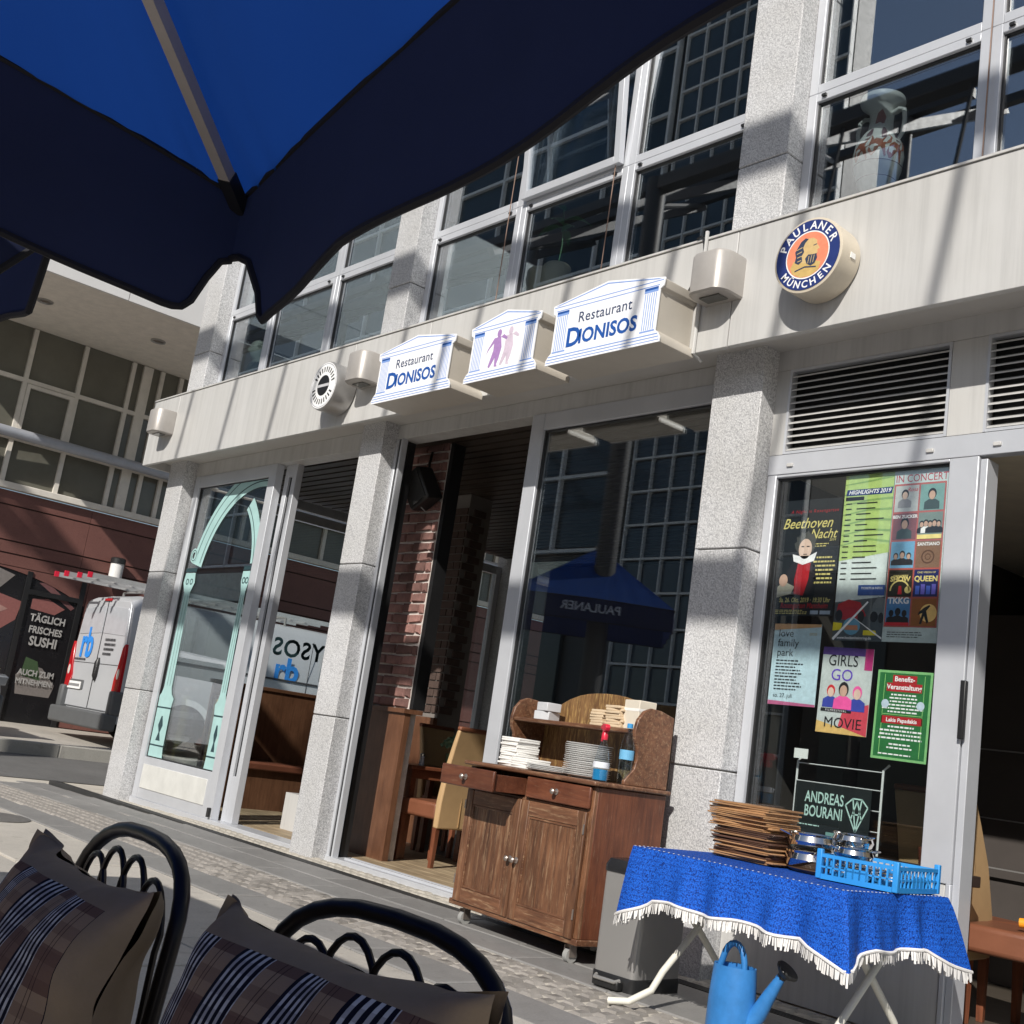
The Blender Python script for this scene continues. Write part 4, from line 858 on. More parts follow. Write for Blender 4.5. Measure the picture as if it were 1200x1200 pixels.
def cloth():
    hx, hy = (TX1-TX0)/2, (TY1-TY0)/2; N_ = 260; per = []
    L = [2*hx, 2*hy, 2*hx, 2*hy]; tot = sum(L)
    for i in range(N_):
        s = tot*i/N_; k = 0
        while s > L[k]: s -= L[k]; k += 1
        if k == 0: p, n, u = (-hx+s, -hy), (0, -1), s/L[0]
        elif k == 1: p, n, u = (hx, -hy+s), (1, 0), s/L[1]
        elif k == 2: p, n, u = (hx-s, hy), (0, 1), s/L[2]
        else: p, n, u = (-hx, hy-s), (-1, 0), s/L[3]
        c = min(s, L[k]-s)/L[k]; near = max(0, 1-min(s, L[k]-s)/.17)          # 1 at the corner
        d = Vector((n[0], n[1], 0))
        cs = {(0, 0): (-1, -1), (0, 1): (1, -1), (1, 0): (1, -1), (1, 1): (1, 1), (2, 0): (1, 1), (2, 1): (-1, 1), (3, 0): (-1, 1), (3, 1): (-1, -1)}[(k, 0 if u < .5 else 1)]
        diag = Vector((cs[0], cs[1], 0)).normalized()
        d = d.lerp(diag, near**1.3)
        flare = .03+.07*near**1.5+.018*sin(s*26+k*2)+.012*sin(s*41+k)
        drop = .205+.075*near+.008*sin(s*17+k*3)
        if cs == (-1, -1): drop += .02*near; flare -= .01*near
        if k == 3: flare = flare*.35-.01
        if cs == (-1, -1): flare *= 1-.55*near
        per.append((Vector((p[0], p[1], 0)), d, flare, drop))
    J = 9; m = MB(); rings = []
    for j in range(J):
        t = j/(J-1); r = []
        for p, d, fl, dr in per:
            o = p+d*(fl*(t**.8))+Vector((0, 0, -dr*t)); r.append((o.x, o.y, o.z+.0))
        rings.append(r)
    m.loft(rings, cap=False)
    n0 = len(m.v); m.v.append((0, 0, .0))
    for i in range(N_): m.f.append((i, (i+1) % N_, n0))
    fr = MB()
    for i in range(N_*2):
        a, b = per[(i//2) % N_], per[(i//2+1) % N_]; f0 = (i % 2)*.5
        def at(f): q0 = rings[-1][(i//2) % N_]; q1 = rings[-1][(i//2+1) % N_]; return Vector(q0).lerp(Vector(q1), f)
        A, Bp = at(f0+.04), at(f0+.44); n = a[1]; A0 = A+n*.002; B0 = Bp+n*.002; l = .044+random.uniform(-.010, .010)
        sw = n*random.uniform(-.008, .010)+(Bp-A)*random.uniform(-.5, .5); dz = Vector((0, 0, -l))
        fr.add([A0, B0, B0+dz+sw, A0+dz+sw], [(0, 1, 2, 3)])
    hem = MB().tube([Vector(rings[-1][i])+per[i][1]*.003 for i in range(0, N_, 2)], .0065, 6, closed=True)
    dots = MB()
    for i in range(0, N_, 2):
        p = per[i][0]*.985; dots.box(p.x-.003, p.x+.003, p.y-.003, p.y+.003, .0012, .003)
    return m, fr, hem, dots
CT = thing('tablecloth', 'bright blue crocheted tablecloth with white fringe', 'tablecloth', ((TX0+TX1)/2, (TY0+TY1)/2, TZ))
m, fr, hem, dots = cloth()
m.build('cloth', CLOTH, CT, smooth=True); FRM = M('fringe_white', (0.78, 0.76, 0.74), 0.85)
stuff(fr.build('fringe', FRM, CT)); hem.build('hem', FRM, CT, smooth=True); stuff(dots.build('stitch_holes', paint('stitch', (0.65, 0.68, 0.75)), CT))
# menus
MENU = wood('menu_wood', (0.52, 0.30, 0.14), (0.30, 0.15, 0.07), 'X', 0.45, 1, 0.0, .3); MDK = wood('menu_dark', (0.16, 0.08, 0.05), (0.07, 0.035, 0.022), 'X', 0.45, 1, 0, .3)
z = TZ+.004
for k in range(30):
    th = random.uniform(.006, .0105); dark = 9 <= k <= 16 or k in (3, 4)
    o = MB().box(-.165, .165, -.118, .118, 0, th-.0015).build('menu_board', MDK if dark and random.random() < .8 else MENU, None, bevel=.0015)
    side = -.02 if k > 16 else .02
    o.location = (-3.37+side+random.uniform(-.018, .018), 4.53+random.uniform(-.012, .012), z); o.rotation_euler = (0, 0, rad(-4)+random.uniform(-.10, .10)); z += th
    lab = 'topmost wooden menu board of the tall stack on the blue table' if k == 29 else 'dark wooden menu board inside the stack on the blue table' if o.active_material is MDK else 'tan wooden menu board in the tall stack on the blue table'
    tag(o, lab, 'menu', 'menu boards stacked on the blue table')
# tray and steel bowls
t = thing('round_tray', 'round dark wooden tray under the steel bowls', 'tray', (-3.035, 4.60, TZ+.004)); MB().lathe([(0, 0), (.15, 0), (.165, .012), (.162, .016), (.15, .006), (0, .005)], n=40, cap=False).build('dish', M('tray_wood', (0.07, 0.04, 0.025), 0.4), t, smooth=True)
def bowl(x, y, z, s, label, group=None, handles=True, lid=False):
    t = thing('steel_pot', label, 'pot', (x, y, z), random.uniform(0, 3), group)
    MB().lathe([(0, 0), (.055*s, 0), (.072*s, .01*s), (.082*s, .03*s), (.075*s, .048*s), (.079*s, .054*s), (.077*s, .055*s), (.070*s, .045*s), (.06*s, .014*s), (0, .01*s)], n=32, cap=False).build('bowl', CHROME, t, smooth=True)
    if handles:
        for a in (0, pi): MB().tube([(cos(a)*.075*s, -.02*s, .045*s), (cos(a)*.105*s, -.015*s, .055*s), (cos(a)*.105*s, .015*s, .055*s), (cos(a)*.075*s, .02*s, .045*s)], .0035, 6).build('handle', CHROME, t, smooth=True)
    if lid: MB().lathe([(.078*s, .055*s), (.06*s, .07*s), (.015*s, .08*s), (.012*s, .095*s), (0, .097*s)], n=28, cap=False).build('lid', CHROME, t, smooth=True)
zt = TZ+.0105
bowl(-3.085, 4.56, zt, 1.45, 'lower wide steel pot of the nested pair on the tray'); bowl(-3.087, 4.558, zt+.081, 1.35, 'upper wide steel pot of the nested pair on the tray')
bowl(-2.975, 4.70, zt, 1.1, 'lower small steel pot of the back stack on the tray'); bowl(-2.975, 4.70, zt+.062, 1.0, 'middle small steel pot of the back stack on the tray'); bowl(-2.975, 4.70, zt+.118, 1.1, 'topmost small steel pot of the back stack on the tray')
bowl(-2.93, 4.575, zt, .6, 'tiny steel pot at the tray edge beside the blue crate', handles=False)
# crate
CB = M('crate_blue', (0.03, 0.27, 0.66), 0.4, 0, 0.1)
C = thing('plastic_crate', 'bright blue slatted plastic crate holding steel pots on the table', 'crate', (-2.745, 4.545, TZ+.005), rad(8))
cw, cd, ch = .34, .44, .10
MB().box(-cw/2, cw/2, -cd/2, cd/2, 0, .006).build('floor', CB, C)
for name, ax, off, ln in (('front', 0, -cd/2, cw), ('back', 0, cd/2-.008, cw), ('left', 1, -cw/2, cd), ('right', 1, cw/2-.008, cd)):
    m = MB()
    def bb(u0, u1, z0, z1, d=.008):
        if ax == 0: m.box(u0, u1, off, off+d, z0, z1)
        else: m.box(off, off+d, u0, u1, z0, z1)
    bb(-ln/2+.008, ln/2-.008, .006, .02); bb(-ln/2+.008, ln/2-.008, ch-.014, ch); bb(-ln/2+.008, ln/2-.008, .045, .052, .006)
    k = 11
    for i in range(k+1): u = -ln/2+.009+(ln-.026)*i/k; bb(u, u+.008, .02, ch-.014, .007)
    bb(-.05, .05, .02, ch-.04, .005)
    m.build('lattice_side', CB, C)
for sx in (-1, 1):
    for sy in (-1, 1): MB().box(sx*cw/2-.02 if sx > 0 else sx*cw/2-.004, sx*cw/2+.004 if sx > 0 else sx*cw/2+.02, sy*cd/2-.02 if sy > 0 else sy*cd/2-.004, sy*cd/2+.004 if sy > 0 else sy*cd/2+.02, 0, ch+.018).build('corner_post', CB, C, bevel=.004)
cl = lambda x, y: tuple((WORLD[C] @ Vector((x, y, .0075))))
for (x, y, s, lab) in ((-.07, -.10, .95, 'steel pot in the front of the blue crate'), (.08, -.03, .9, 'steel pot in the middle of the blue crate'), (-.08, .10, .95, 'steel pot at the back corner of the blue crate'), (.08, .14, .85, 'steel pot at the far end of the blue crate')): bowl(*cl(x, y), s, lab)
x, y, z = cl(-.07, -.10); bowl(x, y, z+.075, 1.0, 'steel pot with a lid perched above the rim of the blue crate', lid=False)
t = thing('kitchen_roll', 'brown glazed cup on the inner window sill behind the crate', 'cup', (-3.02, 5.42, .745)); MB().lathe([(0, 0), (.04, 0), (.05, .09), (.046, .092), (.036, .01), (0, .008)], n=24, cap=False).build('cup_body', M('brown_glaze', (0.16, 0.05, 0.03), 0.2), t, smooth=True)
t.name = 'cup'
tag(MB().box(-3.94, -2.82, 5.28, 5.56, .69, .742).build('window_ledge', M('ledge_dark', (0.05, 0.035, 0.03), 0.4), None, bevel=.005), 'dark wooden ledge inside the poster window', 'ledge')
# watering can
CAN = M('can_blue', (0.035, 0.20, 0.52), 0.4, 0, 0.25, 9)
t = thing('watering_can', 'light blue plastic watering can with black rose under the table', 'watering can', (-3.10, 4.12, 0), rad(12))
def ell(a, b, z, dx=0): return [(dx+a*cos(2*pi*k/28), b*sin(2*pi*k/28), z) for k in range(28)]
MB().loft([ell(.085, .075, .0), ell(.095, .082, .006), ell(.10, .085, .03), ell(.098, .083, .15), ell(.092, .08, .235, .0), ell(.088, .076, .285, -.0), ell(.080, .069, .282, 0), ell(.085, .072, .24, 0)], cap=True).build('body', CAN, t, smooth=True)
MB().tube([(.07, 0, .06), (.12, 0, .13), (.16, 0, .21), (.20, 0, .285)], [.042, .034, .026, .018], 14).build('spout', CAN, t, smooth=True)
R = Matrix.Rotation(rad(38), 4, 'Y')
MB().lathe([(.018, 0), (.02, .012), (.048, .035), (.05, .042), (.046, .048), (0, .05)], (.198, 0, .28), 26, R, cap=False).build('rose', BLACK, t, smooth=True)
MB().tube([(-.075+.0*k, 0, .25) if k == 0 else (-.05*cos(pi*k/10)-.01, 0, .275+.095*sin(pi*k/10)) for k in range(0, 11)], .0135, 10).build('handle', CAN, t, smooth=True)

# ================================================================== INSIDE THE RESTAURANT
TAN = M('tan_leather', (0.50, 0.33, 0.17), 0.5, 0, 0.12, 5, 0.1); BRL = M('brown_leather', (0.20, 0.075, 0.04), 0.4, 0, 0.15, 5, 0.1)
LEGW = wood('leg_wood', (0.26, 0.09, 0.045), (0.13, 0.045, 0.025), 'Z', 0.35)
def dining_chair(x, y, rz, label, floor=.031):
    """local +x is forward; back at x=0"""
    t = thing('dining_chair', label, 'chair', (x, y, floor), rz, 'high backed leather dining chairs')
    MB().box(.02, .46, -.22, .22, .36, .49).build('seat', BRL, t, bevel=.025, seg=3)
    rings = []
    for z, dx, th in ((.30, .0, .055), (.50, .0, .06), (.75, -.03, .05), (.95, -.075, .042), (1.07, -.105, .036)):
        rings.append([(dx-th/2, -.225, z), (dx+th/2, -.225, z), (dx+th/2, .225, z), (dx-th/2, .225, z)])
    b = MB().loft(rings).build('backrest', TAN, t, bevel=.012)
    MB().box(-.130, -.085, -.226, .226, 1.066, 1.10).build('top_band', BRL, b, bevel=.012)
    MB().box(-.0345, -.0285, -.004, .004, .32, .56).build('seam', M('seam_tan', (0.36, 0.22, 0.1), 0.6), b)
    for sx, sy in ((.005, -.20), (.005, .20), (.42, -.19), (.42, .19)): MB().loft([[(sx-.016, sy-.016, 0), (sx+.016, sy-.016, 0), (sx+.016, sy+.016, 0), (sx-.016, sy+.016, 0)], [(sx-.022, sy-.022, .37), (sx+.022, sy-.022, .37), (sx+.022, sy+.022, .37), (sx-.022, sy+.022, .37)]]).build('leg', LEGW, t)
    return t
dining_chair(-7.42, 6.10, rad(186), 'tan and brown leather chair in the open doorway beside the sideboard')
dining_chair(-2.98, 5.80, rad(8), 'tan and brown leather chair just inside the right hand doorway', .031)
dining_chair(-3.20, 5.86, rad(80), 'tan leather chair behind the poster window with its back to the glass', .031)
dining_chair(-8.55, 6.75, rad(10), 'tan leather chair across the small table in the open doorway', .031)
tag(MB().tube([(-2.70, 5.72, .560), (-2.62, 5.74, .565), (-2.55, 5.75, .56), (-2.50, 5.75, .558)], [.022, .026, .026, .016], 12).build('torch', M('orange_plastic', (0.85, 0.33, 0.02), 0.4), None, smooth=True), 'orange plastic handle lying on the brown chair seat', 'tool')
t = thing('dining_table', 'small dark wooden table set with a salt cellar inside the doorway', 'table', (-8.12, 6.25, .031))
TW = wood('table_wood', (0.22, 0.08, 0.04), (0.12, 0.04, 0.02), 'X', 0.3)
MB().box(-.34, .30, -.36, .36, .715, .745).build('table_top', TW, t, bevel=.006); MB().box(-.30, .26, -.32, .32, .64, .714).build('apron', TW, t)
for sx in (-.28, .24):
    for sy in (-.3, .3): MB().box(sx-.025, sx+.025, sy-.025, sy+.025, 0, .64).build('leg', TW, t)
t = thing('salt_cellar', 'small glass salt cellar with steel top on the inside table', 'salt cellar', (-7.98, 6.10, .777)); MB().lathe([(.022, 0), (.024, .01), (.018, .06), (.02, .075)], n=14).build('glass_body', M('pale_glass', (0.6, 0.6, 0.62), 0.1), t, smooth=True); MB().lathe([(.021, .075), (.02, .095), (.0, .105)], n=14, cap=False).build('cap', CHROME, t, smooth=True)
# lettuce-like pot plant on the table
t = thing('pot_plant', 'pale green leafy plant in a green pot on the inside table', 'plant', (-7.98, 6.42, .777)); PGREEN = M('pot_green', (0.10, 0.16, 0.06), 0.4)
MB().lathe([(.05, 0), (.065, .12), (.06, .125), (.05, .11)], n=20).build('pot', PGREEN, t, smooth=True)
LEAF = M('sage_leaf', (0.17, 0.27, 0.16), 0.7, 0, 0.3, 20); m = MB(); rnd = random.Random(3)
for k in range(240):
    a, e, r = rnd.uniform(0, 2*pi), rnd.uniform(-.2, 1.4), .11*rnd.uniform(.5, 1)
    c = Vector((r*cos(a)*cos(e), r*sin(a)*cos(e), .19+r*.75*sin(e))); u = Vector((rnd.uniform(-1, 1), rnd.uniform(-1, 1), rnd.uniform(-1, 1))).normalized(); v = u.orthogonal().normalized(); s = rnd.uniform(.012, .028)
    m.add([c-u*s, c+v*s*.7, c+u*s, c-v*s*.7], [(0, 1, 2, 3)])
stuff(m.build('foliage', LEAF, t))
# speaker on the brick pier
t = thing('loudspeaker', 'black loudspeaker tilted on a bracket on the brick pier', 'speaker', (-7.80, 5.62, 3.02)); Rs = Matrix.Rotation(rad(-28), 4, 'Y') @ Matrix.Rotation(rad(12), 4, 'X')
MB().box(-.12, .12, -.2, -.02, -.15, .15, Rs).build('cabinet', BLACK, t, bevel=.02); MB().box(-.10, .10, -.208, -.201, -.13, .13, Rs).build('grille', M('grille', (0.03, 0.03, 0.03), 0.8), t)
MB().tube([(0, -.05, .12), (-.06, -.02, .22), (-.10, 0.02, .34)], .012, 8).build('bracket', BLACK, t, smooth=True)
MB().tube([(.08, -.14, .0)]+[(.10+.06*sin(k*.6), -.12, -.02*k-.01*sin(k)) for k in range(1, 9)]+[(.02, -.04, -.2)], .005, 6).build('cable', M('grey_cable', (0.45, 0.45, 0.45), 0.5), t, smooth=True)
# upstairs ledge with ornaments
part('upper_sill', MB().box(-11.55, 2.0, 5.305, 5.9, 4.06, 4.40), M('ledge_grey', (0.25, 0.25, 0.25), 0.6))
t = thing('greek_vase', 'tall white Greek vase with painted red horses in the upper window', 'vase', (-3.62, 5.50, 4.405))
t.location.x = -3.70; t.scale = (.95, .95, .86); VW = M('vase_white', (0.84, 0.86, 0.80), 0.35, 0, 0.06)
MB().lathe([(.07, 0), (.085, .01), (.085, .04), (.055, .06), (.075, .10), (.115, .18), (.145, .28), (.155, .38), (.145, .46), (.11, .53), (.078, .58), (.072, .64), (.075, .72), (.10, .76), (.135, .785), (.14, .80), (.135, .825), (.12, .83), (.09, .80), (0, .76)], n=44, cap=False).build('body', VW, t, smooth=True)
for s in (-1, 1): MB().tube([(s*.075, 0, .70), (s*.12, 0, .72), (s*.155, 0, .70), (s*.165, 0, .62), (s*.155, 0, .52), (s*.125, 0, .48)], .014, 10).build('handle', VW, t, smooth=True)
def vase_wrap(polys, mat, name):
    m = MB()
    prof = [(.145, .28), (.155, .38), (.145, .46), (.11, .53), (.078, .58), (.072, .64), (.075, .72)]
    def rad_at(z):
        for (r0, z0), (r1, z1) in zip(prof, prof[1:]):
            if z0 <= z <= z1: return r0+(r1-r0)*(z-z0)/(z1-z0)
        return .12
    for poly in polys:
        P = []
        for (a, z) in poly: r = rad_at(z)+.0035; P.append((r*sin(a), -r*cos(a), z))
        m.add(P, [tuple(range(len(P)))])
    m.build(name, mat, t)
horse = [(-.5, .30), (-.42, .30), (-.36, .36), (-.1, .36), (.05, .29), (.12, .30), (.05, .38), (.3, .40), (.36, .44), (.26, .47), (.12, .45), (-.05, .42), (-.3, .43), (-.5, .40), (-.62, .34)]
def quads(poly, o, dz):                                   # fan the outline so it follows the round body
    c = (sum(p[0] for p in poly)/len(poly)+o, sum(p[1] for p in poly)/len(poly)+dz)
    return [[c, (a[0]+o, a[1]+dz), (b[0]+o, b[1]+dz)] for a, b in zip(poly, poly[1:]+poly[:1])]
vase_wrap(quads(horse, .0, 0)+quads(horse, .75, .015)+quads(horse, 1.5, .0), paint('terracotta', (0.42, 0.12, 0.05)), 'painted_horse')
rider = [(-.2, .44), (.0, .44), (.08, .50), (.02, .545), (-.12, .55), (-.22, .50)]
vase_wrap(quads(rider, .15, .0)+quads(rider, .85, .01)+quads(rider, 1.5, 0), paint('umber', (0.16, 0.08, 0.10)), 'painted_rider')
man = [(-.5, .60), (.2, .60), (.35, .65), (.0, .71), (-.35, .68)]
vase_wrap(quads(man, .6, 0), paint('dusty_red', (0.38, 0.16, 0.16)), 'painted_figure')
MB().lathe([(.119, .188), (.121, .192)], n=44, cap=False).lathe([(.150, .305-.02), (.1515, .29)], n=44, cap=False).lathe([(.0785, .745), (.082, .748)], n=44, cap=False).build('painted_line', paint('umber', (0.16, 0.08, 0.10)), t)
POTW = M('cream_pot', (0.60, 0.54, 0.38), 0.5)
for k, (x, lab) in enumerate(((-6.40, 'cream ceramic pot holding the orchid behind the upper window'), (-6.58, 'cream ceramic pot standing empty beside the orchid pot'), (-4.56, 'rounded cream pot behind the upper window next to the granite column'))):
    t = thing('plant_pot', lab, 'pot', (x, 5.44, 4.405)); MB().lathe([(.07, 0), (.095, .06), (.112, .14), (.108, .22), (.09, .24), (.085, .235), (.09, .2), (0, .19)], n=28, cap=False).build('pot_body', POTW, t, smooth=True)
t = thing('orchid', 'green leaved orchid with arching stem in the upper window', 'plant', (-6.40, 5.44, 4.60)); OG = M('orchid_green', (0.06, 0.24, 0.08), 0.35, 0, 0.2); 
def leafblade(m, base, d, ln, w, droop):
    d = Vector(d).normalized(); sd = d.cross(Vector((0, 0, 1))).normalized(); P = []; n = 7
    for i in range(n):
        u = i/(n-1); c = Vector(base)+d*ln*u+Vector((0, 0, ln*(.5*u-droop*u*u))); wd = w*sin(pi*min(.98, .08+u*.9))
        P += [c-sd*wd, c+Vector((0, 0, -.006)), c+sd*wd]
    m.add(P, [(3*i, 3*i+1, 3*i+4, 3*i+3) for i in range(n-1)]+[(3*i+1, 3*i+2, 3*i+5, 3*i+4) for i in range(n-1)])
MB().tube([(0, 0, 0), (.02, 0, .2), (.0, .0, .38), (-.02, 0, .5)], .006, 6).build('stem', OG, t, smooth=True)
for k, (dx, dy, z, ln) in enumerate(((-1, -.2, .36, .24), (1, -.3, .33, .2), (.3, -1, .38, .18), (-.5, .8, .34, .2), (.9, .6, .42, .22), (.1, -.6, .5, .12))):
    m = MB(); leafblade(m, (0, 0, z), (dx, dy, 0), ln, .035, .7); m.build('leaf', OG, t, smooth=True)
t = thing('plaster_bust', 'pale green plaster bust of a youth in the corner upper window', 'statue', (-11.12, 5.50, 4.405), rad(-30)); PL = M('plaster', (0.50, 0.56, 0.48), 0.7)
m = MB()
def ering(rx, ry, z, dx=0, dy=0, n=22): return [(dx+rx*cos(2*pi*k/n), dy+ry*sin(2*pi*k/n), z) for k in range(n)]
m.loft([ering(.10, .08, 0), ering(.17, .10, .06), ering(.20, .11, .13), ering(.16, .10, .185), ering(.07, .07, .215), ering(.055, .06, .25, 0, -.005), ering(.065, .075, .285, 0, -.02), ering(.082, .098, .33, 0, -.02), ering(.09, .108, .38, 0, -.012), ering(.088, .105, .42, 0, -.005), ering(.068, .08, .455), ering(.03, .035, .472)])
m.loft([ering(.012, .016, .335, 0, -.118, 10), ering(.014, .022, .345, 0, -.12, 10), ering(.008, .014, .385, 0, -.11, 10)])
m.build('head_and_shoulders', PL, t, smooth=True)
m = MB(); rnd = random.Random(5)
for k in range(46):
    a, e = rnd.uniform(-.3, pi+.3), rnd.uniform(.0, 1.4); c = (.088*cos(a)*cos(e), .100*sin(a)*cos(e)*1.0, .385+.085*sin(e)); m.lathe([(.008, -.016), (.02, -.008), (.022, .004), (.012, .016)], c, 7)
m.build('curled_hair', PL, t, smooth=True)
MB().loft([ering(.05, .05, .02, -.20, -.02), ering(.075, .06, .10, -.21, -.03), ering(.065, .055, .19, -.2, -.03), ering(.03, .03, .24, -.19, -.03)]).build('raised_arm', PL, t, smooth=True)

# ================================================================== PARASOLS
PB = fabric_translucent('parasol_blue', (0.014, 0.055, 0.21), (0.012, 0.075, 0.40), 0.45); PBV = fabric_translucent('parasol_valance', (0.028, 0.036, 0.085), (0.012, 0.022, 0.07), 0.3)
RIB = M('rib_grey', (0.52, 0.47, 0.43), 0.45, 0.3); TRIM = M('trim_black', (0.006, 0.006, 0.01), 0.8)
def parasol(label, P, ang, size, rise, slope, vR, vL, name='parasol', detail=True):
    """P: lowest near-facade left corner (seam height); u along the facade, v away from it"""
    t = thing(name, label, 'parasol', (0, 0, 0), 0, 'blue beer garden parasols')
    u = Vector((cos(ang), sin(ang), 0)); v = Vector((sin(ang), -cos(ang), 0)); P = Vector(P)
    C = P+(u+v)*size/2; peak = Vector((C.x, C.y, P.z+slope*size*.7071))
    t.location = (C.x, C.y, 0); WORLD[t] = Matrix.Translation((C.x, C.y, 0))
    cs = [P, P+u*size, P+(u+v)*size, P+v*size]
    def edge(i, s):
        a, b = cs[i], cs[(i+1) % 4]; q = a.lerp(b, s/size); x = min(s, size-s)
        q.z += rise*(1-math.exp(-x*1.1/ .9))*.9+.02*min(1, x); return q
    n = 90; ro = MB()
    for i in range(4):
        K = 12; base = len(ro.v)
        for k in range(K+1):
            f = k/K
            for j in range(n+1):
                s = size*j/n; e = edge(i, s); q = peak.lerp(e, f); 
                x_ = min(s, size-s); q.z -= .035*sin(pi*f)*sin(pi*j/n); q.z += .006*f*math.exp(-x_/.22)*sin(x_*75)+.004*sin(f*9+j*.5)*f
                ro.v.append(tuple(q))
        for k in range(K):
            for j in range(n): a = base+k*(n+1)+j; ro.f.append((a, a+1, a+n+2, a+n+1))
    ro.build('canopy', PB, t, world=True, smooth=True)
    def prof(tab, s):
        x = s if s <= size/2 else size-s
        for (a, za), (b, zb) in zip(tab, tab[1:]):
            if a <= x <= b: return za+(zb-za)*(x-a)/(b-a)
        return tab[-1][1]
    seam, hem = MB(), MB()
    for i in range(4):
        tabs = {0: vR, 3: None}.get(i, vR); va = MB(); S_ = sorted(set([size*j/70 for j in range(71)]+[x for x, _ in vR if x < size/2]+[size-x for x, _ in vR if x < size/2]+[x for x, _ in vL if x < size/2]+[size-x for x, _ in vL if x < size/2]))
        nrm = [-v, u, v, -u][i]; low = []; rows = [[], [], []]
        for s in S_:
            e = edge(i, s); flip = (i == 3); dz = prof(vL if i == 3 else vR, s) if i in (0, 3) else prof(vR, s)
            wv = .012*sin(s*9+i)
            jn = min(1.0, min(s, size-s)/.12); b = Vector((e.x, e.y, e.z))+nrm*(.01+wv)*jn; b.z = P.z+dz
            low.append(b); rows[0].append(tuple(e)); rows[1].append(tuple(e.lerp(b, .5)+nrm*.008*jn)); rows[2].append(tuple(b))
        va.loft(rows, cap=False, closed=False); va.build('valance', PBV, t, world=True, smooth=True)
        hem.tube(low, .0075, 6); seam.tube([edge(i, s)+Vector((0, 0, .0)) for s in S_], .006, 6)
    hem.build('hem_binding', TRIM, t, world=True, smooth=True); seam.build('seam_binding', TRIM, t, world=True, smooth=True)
    for c in cs:
        a = c+Vector((0, 0, -.02)); b = peak+Vector((0, 0, -.05)); d = (b-a).normalized()
        r_ = MB().tube([a+d*.075, b], .016, 4).build('rib', RIB, t, world=True); MB().tube([a+d*.0, a+d*.09], .019, 4).build('rib_end', BLACK, r_, world=True)
    MB().cyl((C.x, C.y, .05), (C.x, C.y, peak.z+.02), .03, 20).build('pole', RIB, t, world=True, smooth=True)
    MB().lathe([(.05, -.03), (.07, .0), (.03, .05), (.02, .10), (0, .11)], tuple(peak), 16, cap=False).build('finial', RIB, t, world=True, smooth=True)
    MB().box(C.x-.4, C.x+.4, C.y-.4, C.y+.4, .005, .06).build('base_slab', M('concrete', (0.35, 0.34, 0.33), 0.8), t, world=True, bevel=.01)
    mid = P+u*(size/2)-v*.035
    o = text('PAULANER', paint('parasol_text', (0.30, 0.33, 0.42)), t, 0, 0, 0, .17, facing='+Y', bold=.02)
    o.location = (mid.x-C.x, mid.y-C.y+.0, P.z-.175+rise); o.rotation_euler = (0, 0, ang)
    return t
vR = [(0, -.120), (.03, -.125), (.07, -.143), (.12, -.213), (.145, -.262), (.16, -.274), (.19, -.266), (.31, -.251), (.47, -.219), (.72, -.211), (1.29, -.180), (9, -.18)]
vL = [(0, -.125), (.02, -.135), (.04, -.175), (.06, -.228), (.075, -.245), (.09, -.249), (.11, -.249), (.18, -.241), (.26, -.233), (.40, -.218), (.7, -.205), (9, -.2)]
parasol('dark blue parasol with scalloped valance spread over the cushioned chairs', (-2.009, .896, 1.955), rad(-4.5), 3.0, .16, .298, vR, vL)
vF = [(0, -.12), (.1, -.25), (.2, -.24), (9, -.215)]
parasol('second blue parasol standing beyond the first towards the side street', (-5.25, .64, 1.955), 0, 3.0, .0, .298, vF, vF)
parasol('taller blue PAULANER parasol mirrored in the big restaurant window', (-12.4, -.1, 3.2), rad(-45), 2.3, .0, .58, [(0, -.3), (9, -.3)], [(0, -.3), (9, -.3)])

# ================================================================== CAFE CHAIRS AND CUSHIONS
CH = M('chair_metal', (0.018, 0.014, 0.014), 0.35, 0.5, 0.2, 8)
def cafe_chair(x, y, rz, label, back=.82):
    """local -y is forward (the sitter faces -y); back at y=0"""
    t = thing('cafe_chair', label, 'chair', (x, y, 0), rz, 'dark metal cafe chairs under the parasol')
    pth = [(-.21, .0, .0), (-.21, .0, .44), (-.212, .015, .60), (-.20, .03, .70)]+[(-.20*math.copysign(abs(cos(a))**.75, cos(a)), .03+.02*sin(a), .70+(back-.70)*sin(a)**.8) for a in [pi*k/14 for k in range(1, 14)]]+[(.20, .03, .70), (.212, .015, .60), (.21, .0, .44), (.21, .0, .0)]
    MB().tube(pth, .0108, 12).build('back_tube', CH, t, smooth=True)
    for k, cx in enumerate((-.115, -.04, .04, .115)):
        w_ = .052; h = back-.022 if k in (1, 2) else back-.040
        MB().tube([(cx-w_, .02, .52), (cx-w_, .024, h-.085)]+[(cx-w_*cos(a), .028, h-.085+.08*sin(a)) for a in [pi*i/12 for i in range(1, 12)]]+[(cx+w_, .024, h-.085), (cx+w_, .02, .52)], .0045, 8).build('back_loop', CH, t, smooth=True)
    MB().tube([(-.21, .0, .52), (.21, .0, .52)], .009, 8).build('cross_bar', CH, t, smooth=True)
    MB().lathe([(0, 0), (.21, 0), (.22, .01), (.22, .03), (.21, .04), (0, .045)], (0, -.22, .43), 36, cap=False).build('seat', M('seat_dark', (0.03, 0.022, 0.02), 0.6), t, smooth=True)
    for s in (-1, 1): MB().tube([(s*.16, -.36, .44), (s*.19, -.42, .0)], .0145, 10).build('leg', CH, t, smooth=True)
    return t
